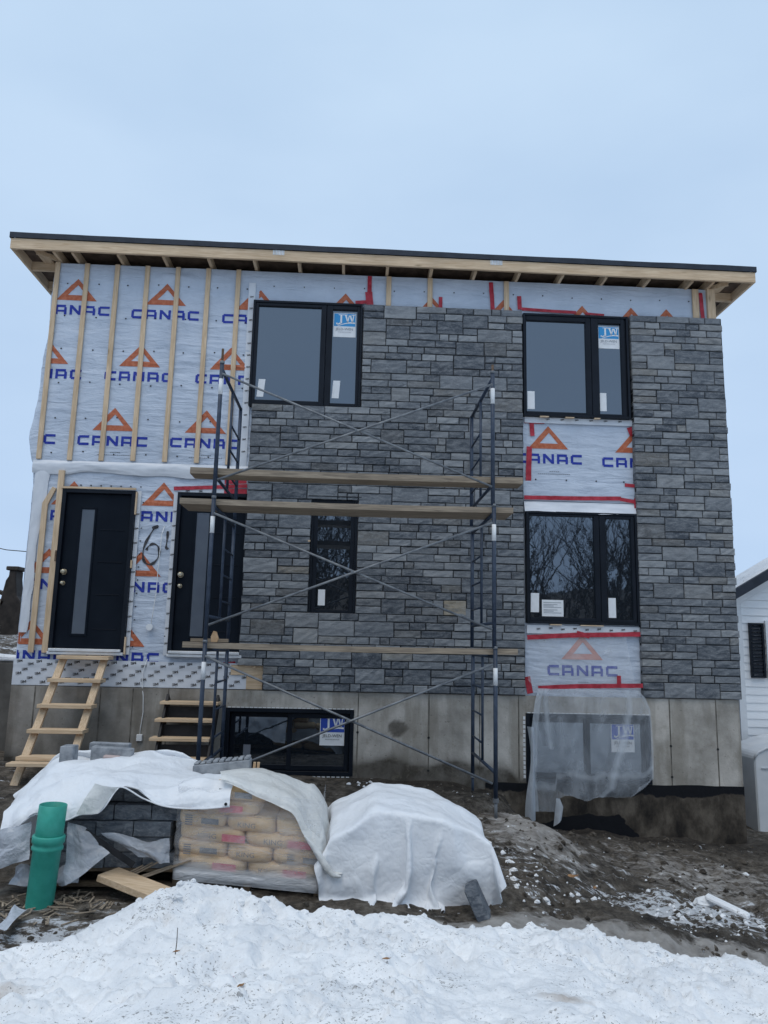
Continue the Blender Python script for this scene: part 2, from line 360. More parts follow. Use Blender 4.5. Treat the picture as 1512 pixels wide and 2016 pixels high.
M['upper_sheet'] = mat_film('thin white sheet', (.70, .73, .77), .12, .36, 3)

def mat_ground():
    m, b = base_mat('churned mud with ice'); v = coords(m, (1,1,1), False); vs = coords(m, (1.0, 2.4, 1), False)
    f1 = noise(m, v, 7, 10, .74); f2 = noise(m, vs, 26, 8, .75)
    mud = ramp(m, f1, [(.36, (.028, .024, .021)), (.5, (.112, .094, .075)), (.66, (.27, .238, .20))])
    mud = mixc(m, math_(m, 'MULTIPLY', ramp(m, f2, [(.5, (0,0,0)), (.74, (1,1,1))]), .5), mud, (.24, .215, .185))
    wet = attr(m, 'wet'); mud = mixc(m, wet, mud, (.026, .022, .019))
    ice = math_(m, 'ADD', attr(m, 'ice'), math_(m, 'MULTIPLY', math_(m, 'SUBTRACT', noise(m, vs, 5, 7, .7), .5), 1.6))
    c = mixc(m, ramp(m, ice, [(.22, (0,0,0)), (.52, (1,1,1))]), mud, ramp(m, noise(m, v, 9, 5), [(.3, (.30, .275, .25)), (.7, (.56, .53, .50))]))
    sn = math_(m, 'ADD', attr(m, 'snow'), math_(m, 'MULTIPLY', math_(m, 'SUBTRACT', noise(m, vs, 5, 10, .78), .5), 3.0))
    c = mixc(m, ramp(m, sn, [(.30, (0,0,0)), (.42, (1,1,1))]), c, (.78, .80, .83))
    sp = noise(m, v, 60, 3, .6)
    c = mixc(m, math_(m, 'MULTIPLY', ramp(m, sp, [(.68, (0,0,0)), (.74, (1,1,1))]), .6), c, (.34, .30, .25))
    setc(m, b, c); b.inputs['Roughness'].default_value = .8; b.inputs['Specular IOR Level'].default_value = .25
    n1 = bump(m, f1, .9, .06); n2 = bump(m, f2, .85, .03, n1); m.node_tree.links.new(n2, b.inputs['Normal']); return m
M['ground'] = mat_ground()
def mat_snow(name='old granular snow'):
    m, b = base_mat(name); v = coords(m, (1,1,1), False); vs = coords(m, (1,1.7,1), False)
    c = ramp(m, noise(m, v, 2.4, 6, .65), [(.32, (.73, .745, .765)), (.6, (.88, .885, .89))])
    st = math_(m, 'ADD', attr(m, 'dirt'), math_(m, 'MULTIPLY', math_(m, 'SUBTRACT', noise(m, v, 4.5, 6, .65), .5), .9))
    c = mixc(m, ramp(m, st, [(.35, (0,0,0)), (.85, (1,1,1))]), c, (.40, .33, .27))
    cl = noise(m, v, 3.3, 3)
    k1 = math_(m, 'ADD', noise(m, vs, 55, 3, .6), math_(m, 'MULTIPLY', math_(m, 'SUBTRACT', cl, .52), .35))
    k2 = math_(m, 'ADD', noise(m, vs, 32, 3, .55), math_(m, 'MULTIPLY', math_(m, 'SUBTRACT', cl, .55), .5))
    c = mixc(m, math_(m, 'MULTIPLY', ramp(m, k1, [(.635, (0,0,0)), (.685, (1,1,1))]), .75), c, (.15, .145, .14))
    c = mixc(m, math_(m, 'MULTIPLY', ramp(m, k2, [(.655, (0,0,0)), (.71, (1,1,1))]), .7), c, (.22, .21, .20))
    setc(m, b, c); b.inputs['Roughness'].default_value = .6; b.inputs['Specular IOR Level'].default_value = .3
    b.inputs['Subsurface Weight'].default_value = .0
    n1 = bump(m, noise(m, v, 12, 6, .62), .55, .045); n2 = bump(m, noise(m, v, 75, 4, .6), .25, .008, n1); m.node_tree.links.new(n2, b.inputs['Normal']); return m
M['snow'] = mat_snow()

# ------------------------------------------------------------------ terrain
GC = np.array([(-3.99,-.3,.17),(-3.58,-.1,.14),(-2,-.1,.10),(-.8,-.1,.07),(.12,0,.05),(1.14,0,.03),(1.57,-1.8,.0),(1.8,-.2,-.05),(2.24,-.2,-.45),(2.75,-.15,-.54),(3.84,-.1,-.61),(5.04,0,-.68),
 (2.40,-1.0,-.42),(1.9,-1.2,-.16),(3.07,-1.5,-.53),(3.89,-1.5,-.62),(4.77,-1.0,-.73),(1.34,-3.4,-.13),(1.87,-3.7,-.32),(2.74,-3,-.54),(3.89,-2.5,-.69),(5.7,1,-.76),(6.13,1.5,-.87),
 (-2.31,-4.3,-.15),(-2.05,-4.1,-.15),(.06,-4.1,-.17),(-1.2,-4.2,-.13),(.9,-4.2,-.2),(-3.7,-1,.07),(-2.5,-2,.0),(-2.5,-3,-.08),(0,-2,.0),(0,-3,-.1),(-1.2,-3,-.08),(1.5,-.8,.02),(1.1,-2.6,-.05),
 (6,-4,-.8),(8,0,-.9),(-6,-4,-.1),(-6,0,.35),(-8,-3,.1),(-4.6,-.5,.25),(-5,-2,.05),(-2,-5,-.25),(0,-5,-.22),(1,-5,-.28),(2,-4.8,-.5),(3.1,-4.6,-.72),(4.5,-3.4,-.78),
 (-1.6,-6,-.25),(0,-6.4,-.1),(1,-6.1,-.22),(2.3,-5.5,-.5),(4,-6,-.75),(-4,-6,-.2),(0,-9,-.1),(-6,-9,-.2),(6,-9,-.6),(0,-14,-.1),(6.2,.6,-.80),(5.5,3,-.7),(9,4,-.8),(-8,6,.9),(-4.6,4,.8),(12,-8,-.8),(-12,-8,0),(-12,4,.6),(14,6,-.8)])
def hbase(x, y):
    num = 0; den = 0
    for px, py, pz in GC:
        ww = 1/((x-px)**2+(y-py)**2+.02)**1.8; num = num+ww*pz; den = den+ww
    far = np.hypot(x, y+3); return (num/den)*(1-sstep(14, 45, far))+(-.2)*sstep(14, 45, far)
def nonuni(segs):
    o = []
    for a, b, n in segs: o += list(np.linspace(a, b, n, endpoint=False))
    return np.array(o+[segs[-1][1]])
gx = nonuni([(-400,-60,8),(-60,-12,16),(-12,-4.6,36),(-4.6,6.4,360),(6.4,14,36),(14,60,16),(60,400,8)])
gy = nonuni([(-400,-60,8),(-60,-12,14),(-12,-5.2,24),(-5.2,.3,200),(.3,6,24),(6,60,16),(60,400,8)])
X, Y = np.meshgrid(gx, gy)
H = hbase(X, Y)
near = 1-sstep(9, 14, np.hypot(X, Y+2))
mudz = (X > 1.0)*sstep(.8, 2, X)
det = .030*fbm(X*2.2, Y*2.2, 3, 5, .6)+.024*ridged((X+.5*Y)*3.2, (Y-.5*X)*6, 9, 4)*(.4+.9*mudz)+.010*fbm(X*14, Y*16, 5, 3, .6)+.020*mudz*sstep(.0, .15, fbm(X*4+Y*1.5, Y*6-X*1.5, 7, 4, .6))
H = H+near*det*(.5+.6*sstep(-.8, -1.3, Y))
snow_a = .46*np.exp(-((X-3.0)**2/.7+(Y+2.95)**2/.30))+.28*np.exp(-((X-1.5)**2/.12+(Y+3.3)**2/.7))+.22*np.exp(-((X-3.6)**2/.9+(Y+2.9)**2/.3))
snow_a += .10*np.exp(-((X-3.2)**2/2+(Y+1.8)**2/.8))-.10+.55*np.exp(-(((X-2.25)+.55*(Y+3.3))**2/.010+(Y+3.3)**2/.14))
snow_a += .46*np.exp(-((X+1.6)**2/.6+(Y+4.52)**2/.09))+.30*np.exp(-((X+2.0)**2/.1+(Y+4.75)**2/.03))+.25*np.exp(-((X+4.2)**2/.3+(Y+.7)**2/.3))+.10*np.exp(-((X-1.6)**2/.3+(Y+2.1)**2/.3))
snow_a += .6*sstep(12, 18, np.abs(X))*1+.5*sstep(-7, -8, Y)
EX = np.array([-6,-3.2,-2.01,-1.72,-1.39,-1.15,-1.0,-.65,-.24,.22,.43,.76,1.13,1.64,2.08,2.44,2.79,3.13,4.5,8]); EY = np.array([-5.6,-5.25,-5.0,-4.9,-4.62,-4.5,-4.42,-4.45,-4.58,-4.55,-4.5,-4.55,-4.4,-4.2,-4.2,-4.2,-4.0,-4.0,-3.9,-4.2])
def yedge(x): return np.interp(x, EX, EY)+.05*fbm(x*3, x*0, 21, 3)
dE = Y-yedge(X)
ice = .75*(1-sstep(.10, .42, dE))*sstep(-2.9, -2.3, X)+.42*np.exp(-((X-3.7)**2/2.0+(Y+1.7)**2/.9))+.30*np.exp(-((X-1.9)**2/.2+(Y+1.9)**2/.5))+.32*np.exp(-((X-1.7)**2/.3+(Y+2.3)**2/.5))+.35*np.exp(-((X+1.6)**2/.9+(Y+4.4)**2/.12))
wet = .75*np.exp(-((Y+.15)**2/.22))*(X > .0)+.5*np.exp(-((X-2.3)**2/.5+(Y+1.6)**2/1.3))+.6*np.exp(-((X-2.9)**2/.5+(Y+3.7)**2/.08))
H = np.where((np.abs(Y-4) < 3.7) & (X > -4) & (X < 4.9), np.minimum(H, -.2), H)
np_mesh('ground', X, Y, H, M['ground'], {'snow': snow_a, 'ice': ice, 'wet': np.clip(wet, 0, .85)}, kind='structure')
def gheight_(x, y):
    j = int(np.argmin(np.abs(gy-y))); i = int(np.argmin(np.abs(gx-x))); return float(H[j, i])
def ground_z(x, y): return float(hbase(np.float64(x), np.float64(y)))

# snow bank in the foreground
SC = np.array([(x_, y_, z_) for x_, y_, z_ in [(-2.01,-5.0,-.10),(-1.72,-4.9,-.09),(-1.39,-4.6,-.03),(-1.15,-4.5,.06),(-1.0,-4.47,.115),(-.8,-4.55,.08),(-.65,-4.52,.05),(-.24,-4.62,-.03),(.22,-4.6,-.05),(.43,-4.55,-.05),(.76,-4.6,-.12),(1.13,-4.45,-.16),(1.64,-4.3,-.24),(2.08,-4.3,-.33),(2.44,-4.3,-.41),(2.79,-4.1,-.45),(3.13,-4.1,-.56),
 (-1.57,-6,-.07),(-.59,-6.3,.055),(.19,-6.4,.10),(1.03,-6.1,-.02),(2.33,-5.5,-.28),(-.9,-5.2,.03),(0,-5.4,.02),(1,-5.2,-.09),(1.8,-4.9,-.24),(0,-7.5,.14),(-2.5,-7,-.02),(3,-7,-.3),(0,-9.5,.12),(-5,-7,-.05),(6,-7,-.55),(4.5,-4.4,-.68),(-4,-5.6,-.1),(-1.75,-5.55,-.15),(0,-14,.1)]])
sxs = nonuni([(-14,-3.2,30),(-3.2,3.8,400),(3.8,14,30)]); sys_ = nonuni([(-40,-12,12),(-12,-7,24),(-7,-3.7,260)])
SX, SY = np.meshgrid(sxs, sys_)
num = 0; den = 0
for px, py, pz in SC:
    ww = 1/((SX-px)**2+(SY-py)**2+.03)**1.6; num = num+ww*pz; den = den+ww
SZ = num/den
d = yedge(SX)+.05*ridged(SX*5, SY*5, 31, 2)+.035*fbm(SX*14, SY*14, 37, 2)-SY
lump = .065*ridged(SX*1.9, SY*2.2, 41, 4, .55)+.042*fbm(SX*5.0, SY*5.5, 45, 4, .62)+.020*np.abs(fbm(SX*8, SY*9, 49, 3))*2+.004*fbm(SX*26, SY*30, 51, 2)+.030*sstep(.02, .16, fbm(SX*5.2+.4*SY, SY*6.2, 53, 4, .6))+.012*sstep(.05, .2, fbm(SX*11, SY*13, 55, 3, .6))-.02
for fx_, fy_ in ((-.4,-5.5),(-.1,-5.1),(.35,-5.6),(.7,-5.2),(1.3,-5.0),(-1.1,-5.4),(.95,-5.7),(1.7,-4.75),(-.75,-4.95)): lump = lump-.05*np.exp(-(((SX-fx_)/.07)**2+((SY-fy_)/.13)**2)**1.5)+.02*np.exp(-(np.hypot((SX-fx_)/.11, (SY-fy_)/.18)-1)**2/.08)
smo = .45+.55*sstep(-.25, .2, fbm(SX*1.1, SY*1.4, 59, 3)); lump = lump*smo
SZ = SZ+lump*sstep(0, .25, d)*(1-.6*sstep(-7, -9, SY))
SZ = SZ-.34*(1-sstep(-.10, .10, d))-.5*sstep(.0, -.3, d)
dirt = .30*sstep(.05, .5, fbm(SX*1.7, SY*2.2, 57, 3))+.55*np.exp(-((SX+1.72)**2/.05+(SY+5.65)**2/.10))+.5*np.exp(-((SX-.75)**2/.03+(SY+6.3)**2/.03))+.35*np.exp(-((SX-1.15)**2/.02+(SY+5.9)**2/.012))+.25*(1-sstep(0, .12, d))
np_mesh('snow_bank', SX, SY, SZ, M['snow'], {'dirt': dirt}, kind='structure')
def snow_z(x, y):
    j = int(np.argmin(np.abs(sys_-y))); i = int(np.argmin(np.abs(sxs-x))); return float(SZ[j, i])

# ------------------------------------------------------------------ house shell
house = thing('house', 'two storey house under construction with grey stone cladding and white house wrap', 'house', (.4, 0, 0))
c = MB().box(-4.2, 5.0, .13, 8, 1.09, 6.79); c.build('wall_core', M['wrap'], house)
# foundation with window openings
def holed(x0, x1, z0, z1, holes, y, step, deep=.2):
    xs = sorted(set([x0, x1]+[h for q in holes for h in q[:2]])); zs = sorted(set([z0, z1]+[h for q in holes for h in q[2:]]))
    def fine(L):
        o = []
        for a, b in zip(L, L[1:]):
            n = max(1, int((b-a)/step)); o += [a+(b-a)*k/n for k in range(n)]
        return o+[L[-1]]
    return fine(xs), fine(zs)
BW = [(-1.53, .08, .07, .875), (2.27, 3.88, .025, .875)]
xs_, zs_ = holed(-4.21, 5.06, -1.4, 1.09, BW, .03, .03)
fm = MB(); vid = {}
def fv(x, z):
    k = (round(x, 4), round(z, 4))
    if k not in vid: vid[k] = len(fm.v); fm.v.append((x, .03, z))
    return vid[k]
for i in range(len(xs_)-1):
    for j in range(len(zs_)-1):
        cx, cz = (xs_[i]+xs_[i+1])/2, (zs_[j]+zs_[j+1])/2
        if any(h[0] < cx < h[1] and h[2] < cz < h[3] for h in BW): continue
        fm.f.append((fv(xs_[i], zs_[j]), fv(xs_[i+1], zs_[j]), fv(xs_[i+1], zs_[j+1]), fv(xs_[i], zs_[j+1]))); fm.m.append(0)
for h in BW:
    fm.add([(h[0],.03,h[2]),(h[1],.03,h[2]),(h[1],.03,h[3]),(h[0],.03,h[3]),(h[0],.24,h[2]),(h[1],.24,h[2]),(h[1],.24,h[3]),(h[0],.24,h[3])], [(0,1,5,4),(1,2,6,5),(2,3,7,6),(3,0,4,7)])
fm.add([(5.06,.03,-1.4),(5.06,8,-1.4),(5.06,8,1.09),(5.06,.03,1.09),(-4.21,.03,-1.4),(-4.21,8,-1.4),(-4.21,8,1.09),(-4.21,.03,1.09)], [(0,1,2,3),(5,4,7,6),(3,2,6,7),(1,5,6,2)])
def damp(x, z):
    e = .05-.12*max(0, x-1.4)
    v_ = np.exp(-max(0, z-e-.14-.16*float(fbm(x*2.2, 0*x, 63, 3)))/.05)*.95*(1 if x > -1.6 else .6)
    v_ += .50*float(sstep(-1.2, -2.2, x))
    v_ += .9*float(sstep(1.3, .75, (x-.63)**2/.016+(z-.66)**2/.009+.4*fbm(x*14, z*18, 65, 3)))
    return min(.95, v_+.15*float(fbm(x*3, z*6, 61, 4)))
fm.attr['damp'] = [damp(x, z) for x, y_, z in fm.v]
foundation = fm.build('foundation', M['concrete'], house)
MB().box(-4.15, 5.0, .26, 7.9, -1.3, 1.05).build('basement_core', M['dark'], house)
for x in (-3.91, -3.10, -2.70, -2.26, .13, 1.03, 1.68, 2.18, 4.14, 4.75):
    zb = 1.085; zt = .0
    segs = MB(); z = .03
    if x == .13: segs.box(x-.006, x+.006, .0285, .03, .02, 1.085)
    else: segs.box(x-.007, x+.007, .0265, .031, .02, 1.085)
    segs.build('form_seam', M['seam'], foundation)
for x, z in ((1.03,.55),(1.68,.52),(4.14,.5),(4.75,.47),(.13,.6),(4.14,.12),(1.03,.15)):
    t = MB(); t.tube([(x,.032,z),(x,.024,z)], .016, 8); t.build('form_tie_hole', M['dark'], foundation)
tx = np.linspace(1.75, 5.066, 260); tzs = np.linspace(-1.3, .02, 120); TX, TZ = np.meshgrid(tx, tzs)
TZ2 = TZ+.012*fbm(TX*2.5, TZ*0, 71, 3)*(TZ > -.05)
clean = .85*sstep(-.16, -.02, TZ+.07*fbm(TX*2, TZ, 73, 3)-.05*np.sin(TX*1.3))+1.05*sstep(1.25, .75, (TX-3.05)**2/.42+(TZ+.62)**2/.085+.5*fbm(TX*5, TZ*6, 75, 4))
np_mesh('damp_proof_coating', TX, np.full_like(TX, .024), TZ2, M['tar'], {'clean': np.clip(clean, 0, 1)}, parent=house)
MB().add([(5.064,.03,-1.3),(5.064,8,-1.3),(5.064,8,.02),(5.064,.03,.02)], [(0,1,2,3)]).build('damp_proof_coating', M['tar'], house)

# --- house wrap sheets
def wr(x, z, kind='up'):
    x = np.asarray(x, float); z = np.asarray(z, float)
    a = .012*ridged(x*1.1+.25*z, z*8+.6*x, 81, 3)*(.35+.65*sstep(-.4, .5, fbm(x*.9, z*.9, 87, 2)))+.009*fbm(x*1.3, z*2.2, 85, 3)+.006*ridged(x*2.0+z*1.1, z*3.0-x*.9, 83, 2)
    if kind == 'low': a = a+.007*ridged(x*3.0+z*2.2, z*3.6-x*1.4, 91, 3)+.006*fbm(x*2, z*2, 95, 2)
    if kind == 'flat': a = .45*a
    return -a
Yw = .10
def sheet(name, x0, x1, z0, z1, kind, holes=(), sx_=.03, sz_=.0125, yoff=0, label=None, skirt=0):
    xs = np.linspace(x0, x1, int((x1-x0)/sx_)+2); zs = np.linspace(z0, z1, int((z1-z0)/sz_)+2)
    XX, ZZ = np.meshgrid(xs, zs); YY = Yw+yoff+wr(XX, ZZ, kind)
    o = np_mesh(name, XX, YY, ZZ, M['wrap'], parent=house)
    if label: o['label'] = label
    return o
w_up = sheet('house_wrap', -4.20, -1.40, 3.98, 6.80, 'up', label='upper left wrap sheet printed with rows of logos')
w_eave = sheet('house_wrap', -1.40, 5.0, 6.30, 6.80, 'flat', label='strip of wrap under the eave above the stone')
w_low = sheet('house_wrap', -4.22, -1.10, 1.38, 4.0, 'low', yoff=.006, label='lower left wrap sheet round the two doors')
w_mid = sheet('house_wrap', 2.25, 3.84, 3.50, 4.82, 'flat', label='wrap panel between the right hand windows')
w_bot = sheet('house_wrap', 2.28, 3.86, 1.06, 2.02, 'low', yoff=-.02, label='wrap panel below the lower right window')
# corner: the wrap turns round the left corner and bulges
cz = np.linspace(1.1, 6.8, 150); U = np.linspace(0, 1, 26); UU, ZZ = np.meshgrid(U, cz)
bul = .14*np.exp(-((ZZ-4.35)/.42)**2)+.07*np.exp(-((ZZ-5.2)/.5)**2)+.03*np.exp(-((ZZ-6.3)/.3)**2)
ang = UU*math.pi/2
CX = -4.17-(.05+bul)*np.sin(ang)-.012*ridged(UU*2, ZZ*7, 101, 3); CY = .098+(.05+bul*.35)*(1-np.cos(ang))+.008*fbm(UU*3, ZZ*6, 103, 3)
CX = np.concatenate([CX, np.full((150, 1), -4.215)], 1); CY = np.concatenate([CY, np.full((150, 1), .9)], 1); CZ = np.concatenate([ZZ, cz[:, None]], 1)
cor = np_mesh('house_wrap', CX, CY, CZ, M['wrap'], parent=house); cor['label'] = 'loose wrap bulging round the left corner'
# folded hem where the upper sheet overlaps the lower one
hx = np.linspace(-4.24, -1.42, 120); hz = np.linspace(0, 1, 14); HX, HT = np.meshgrid(hx, hz)
HZ = 4.0-HT*(.17+.05*fbm(HX*1.5, HX*0, 111, 2)); HY = Yw-.02-.03*np.sin(HT*math.pi)*(.6+.4*fbm(HX*3, HT, 113, 3))-.006*ridged(HX*2, HT*3, 115, 2)
np_mesh('wrap_hem', HX, HY, HZ, M['membrane'], parent=house)
fl = np.linspace(0, 1, 12); fz = np.linspace(1.75, 3.86, 60); FL, FZ = np.meshgrid(fl, fz)
FX = -4.20+FL*(.10+.10*sstep(2.6, 3.8, FZ)+.03*fbm(FZ*3, FZ*0, 121, 3)); FY = Yw-.018-.012*np.sin(FL*3.1)-.008*ridged(FL*2, FZ*4, 123, 3)
np_mesh('wrap_flap', FX, FY, FZ, M['membrane'], parent=house)

def decal_pts(mb, quad, mi, kind, yoff, keep):
    (a, b, c_, d_) = [np.array(q, float) for q in quad]
    nu = max(1, int(max(np.linalg.norm(b-a), np.linalg.norm(c_-d_))/.018)); nv = max(1, int(max(np.linalg.norm(d_-a), np.linalg.norm(c_-b))/.018))
    P = [[a*(1-u/nu)*(1-v/nv)+b*(u/nu)*(1-v/nv)+c_*(u/nu)*(v/nv)+d_*(1-u/nu)*(v/nv) for u in range(nu+1)] for v in range(nv+1)]
    A = np.array(P); yy = Yw+yoff+wr(A[..., 0], A[..., 1], kind)-.004
    b0 = len(mb.v)
    mb.v += [(float(A[j, i, 0]), float(yy[j, i]), float(A[j, i, 1])) for j in range(nv+1) for i in range(nu+1)]
    for j in range(nv):
        for i in range(nu):
            cxz = A[j:j+2, i:i+2].mean((0, 1))
            if keep(cxz[0], cxz[1]):
                q = b0+j*(nu+1)+i; mb.f.append((q, q+1, q+nu+2, q+nu+1)); mb.m.append(mi)
LW, LH, ST, GP = .152, .135, .034, .040
def letter(ch, x, z):
    W_, H_, s_ = LW, LH, ST
    r = lambda a, b, c_, d_: [(x+a, z+c_), (x+b, z+c_), (x+b, z+d_), (x+a, z+d_)]
    if ch == 'C': return [r(0, s_, s_*.5, H_-s_*.5), r(s_*.5, W_, 0, s_), r(s_*.5, W_, H_-s_, H_)]
    if ch == 'A': return [r(0, s_, 0, H_-s_), r(0, W_-s_*.4, H_-s_, H_), r(W_-s_, W_, 0, H_-s_), r(s_, W_-s_, H_*.26, H_*.26+s_*.8)]
    if ch == 'N': return [r(0, s_, 0, H_), r(W_-s_, W_, 0, H_), [(x+s_, z+H_), (x+s_, z+H_-s_*1.5), (x+W_-s_, z), (x+W_-s_, z+s_*1.5)]]
def logo(cx, cz, kind, yoff, parent, keep, tri=True, word=True, mats=None):
    mb = MB()
    if word:
        x = cx-(5*LW+4*GP)/2
        for ch in 'CANAC':
            for q in letter(ch, x, cz-LH/2): decal_pts(mb, q, 0, kind, yoff, keep)
            x += LW+GP
    if tri:
        zb = cz+.14; A = np.array([cx, zb+.32]); B = np.array([cx-.275, zb]); C_ = np.array([cx+.275, zb])
        a = np.array([cx+.01, zb+.225]); b = np.array([cx-.12, zb+.075]); c_ = np.array([cx+.135, zb+.075])
        for q in ((B, C_, c_, b), (C_, A, a, c_), (A, B, b, a)): decal_pts(mb, q, 1, kind, yoff, keep)
    if mb.f: mb.build('printed_logo', mats or [M['print_blue'], M['print_orange']], parent)
kup = lambda x, z: -4.20 < x < -1.54 and 4.0 < z < 6.8
for x, z in ((-3.89,6.12),(-2.67,6.10),(-1.43,6.08),(-4.19,5.20),(-2.96,5.20),(-1.74,5.20),(-4.45,4.29),(-3.24,4.29),(-2.02,4.30)): logo(x, z, 'up', 0, w_up, kup)
klo = lambda x, z: -4.21 < x < -1.40 and 1.40 < z < 3.84
for x, z in ((-2.52,3.29),(-2.75,2.36),(-2.89,1.46),(-3.69,3.27),(-3.93,2.37),(-4.06,1.46)): logo(x, z, 'low', .006, w_low, klo)
kmi = lambda x, z: 2.27 < x < 3.80 and 3.62 < z < 4.82
for x, z in ((2.63,4.24),(3.83,4.22)): logo(x, z, 'flat', 0, w_mid, kmi)
kev = lambda x, z: -1.40 < x < 5 and 6.30 < z < 6.8
for x in (-1.38,-.20,1.01,2.02,3.14,3.84,4.35): logo(x, 6.06 if x < 3 else 6.02, 'flat', 0, w_eave, kev, word=False)
kbo = lambda x, z: 2.30 < x < 3.84 and 1.08 < z < 1.98
logo(3.03, 1.42, 'low', -.02, w_bot, kbo, mats=[M['print_blue'], M['fade_orange']]); logo(4.26, 1.40, 'low', -.02, w_bot, kbo, tri=False)
# small print under the logo words
for x, z, k, p, yo in ((2.70,4.06,'flat',w_mid,0),(3.03,1.27,'low',w_bot,-.02),(-3.2,4.13,'up',w_up,0),(-2.0,4.13,'up',w_up,0)):
    mb = MB()
    for a, b, dz in ((-.06,.06,0),(-.22,.22,-.035)):
        q = a
        while q < b: decal_pts(mb, [(x+q,z+dz),(x+q+.022,z+dz),(x+q+.022,z+dz+.008),(x+q,z+dz+.008)], 0, k, yo, lambda a_, b_: True); q += .028
    mb.build('small_print', M['ink'], p, kind='stuff')
# staples / cap nails in the wrap
mb = MB()
for x in np.arange(-4.0, -1.5, .41):
    for z in np.arange(4.1, 6.7, .48):
        xx = x-.03+.02*random.random(); zz = z+.04*random.random(); yy = Yw+float(wr(xx, zz))-.006; mb.box(xx-.009, xx+.009, yy-.002, yy+.004, zz-.008, zz+.008)
mb.build('cap_nails', M['ink_black'], w_up, kind='stuff')
mb = MB()
for x, z in [(-3.6+.13*k, 3.68) for k in range(7)]+[(-2.77, 1.6+.17*k) for k in range(12)]+[(-2.37, 1.55+.19*k) for k in range(11)]+[(-4.1, 3.7-.21*k) for k in range(10)]:
    yy = Yw+.006+float(wr(x, z, 'low'))-.008; mb.box(x-.008, x+.008, yy-.002, yy+.004, z-.007, z+.007)
mb.build('cap_nails', M['ink_black'], w_low, kind='stuff')
mb = MB()
for k in range(15):
    x = -1.2+.42*k; z = 6.58+.03*random.random(); mb.box(x-.007, x+.007, Yw-.012, Yw+.01, z-.007, z+.007)
mb.build('cap_nails', M['ink_black'], w_eave, kind='stuff')
mb = MB()
for x in (2.45, 2.87, 3.28, 3.66): mb.box(x-.008, x+.008, Yw-.014, Yw+.01, 3.94, 3.956)
mb.build('cap_nails', M['ink_black'], w_mid, kind='stuff')
# flap of the middle panel's lower edge and translucent second sheet over the lower panel
fx = np.linspace(2.28, 3.82, 60); ft = np.linspace(0, 1, 10); FX, FT = np.meshgrid(fx, ft)
np_mesh('wrap_hem', FX, .07-.05*FT-.012*ridged(FX*2.5, FT*2, 131, 3), 3.64-FT*(.15+.02*fbm(FX*4, FX*0, 133, 2)), M['membrane'], parent=house)
fx = np.linspace(2.27, 3.82, 60); FX, FT = np.meshgrid(fx, ft)
np_mesh('wrap_hem', FX, .072-.01*ridged(FX*2.5, FT*2, 137, 2), 3.92-FT*.27, M['wrap'], parent=house)
FX, FT = np.meshgrid(np.linspace(0, 1, 60), np.linspace(0, 1, 60))
OX = 2.30+FX*(1.42-.12*(1-FT))+.10*sstep(.8, 1, FT)*(1-FX); OZ = 1.88-FT*(.74+.05*fbm(FX*3, FX*0, 141, 2))
OY = .045-.05*FT-.02*np.sin(FX*3.14)*FT-.008*ridged(FX*3+FT, FT*3-FX, 143, 3)
np_mesh('overlay_sheet', OX, OY, OZ, M['upper_sheet'], parent=house)

# --- tapes
def tape(pts, wd, y=.083, name='red_tape', mat_='tape'):
    mb = MB()
    for (a, b) in zip(pts, pts[1:]):
        a = np.array(a); b = np.array(b); n = max(2, int(np.linalg.norm(b-a)/.06)); dr = (b-a)/np.linalg.norm(b-a); nr = np.array([-dr[1], dr[0]])*wd/2
        P = []
        for s_ in (-1, 1): P.append([(*(a+(b-a)*k/n+nr*s_*(1+.08*float(vnoise(k*.9+a[0]*5, s_*3.0+a[1], 5)))),) for k in range(n+1)])
        vs = [(p[0], y-.004*abs(float(vnoise(p[0]*9, p[1]*9, 8))), p[1]) for row in P for p in row]
        mb.add(vs, [(k, k+1, n+2+k, n+1+k) for k in range(n)])
    mb.build(name, M[mat_], house)
tape([(.13,6.79),(.13,6.45)], .06); tape([(.12,6.55),(.14,6.36)], .10, .080); tape([(-.06,6.385),(.10,6.40)], .05, .078)
tape([(1.84,6.77),(1.87,6.30)], .06); tape([(1.13,6.52),(1.13,6.35)], .05); tape([(2.24,6.58),(2.25,6.38)], .06)
tape([(2.28,6.39),(2.72,6.375),(3.05,6.37)], .045); tape([(3.18,6.36),(3.45,6.35)], .03); tape([(4.85,6.74),(4.87,6.30)], .055)
tape([(2.30,4.765),(2.58,4.76)], .07); tape([(2.40,4.73),(2.41,4.55)], .06); tape([(2.365,4.40),(2.34,3.77)], .075)
tape([(2.28,3.685),(3.0,3.695),(3.60,3.71)], .055, .05); tape([(3.58,3.70),(3.82,3.665)], .05, .046); tape([(3.66,3.90),(3.83,3.89)], .05, .06); tape([(3.76,4.72),(3.80,4.60)], .08); tape([(3.80,3.72),(3.80,3.58)], .05, .043)
tape([(2.30,1.83),(2.85,1.87),(3.81,1.905)], .06, .03); tape([(2.95,1.90),(3.12,1.86)], .06, .027); tape([(2.42,1.195),(2.9,1.225),(3.78,1.25)], .055, -.028); tape([(3.47,1.37),(3.47,1.22)], .055, -.032)
tape([(2.30,1.33),(2.34,1.12)], .08, .06)
tape([(-2.38,3.665),(-2.0,3.69),(-1.42,3.73)], .05, .066); tape([(-1.72,3.64),(-1.42,3.645)], .085, .064); tape([(-1.72,3.775),(-1.43,3.79)], .055, .066); tape([(-1.92,1.36),(-1.45,1.42)], .05, .07)

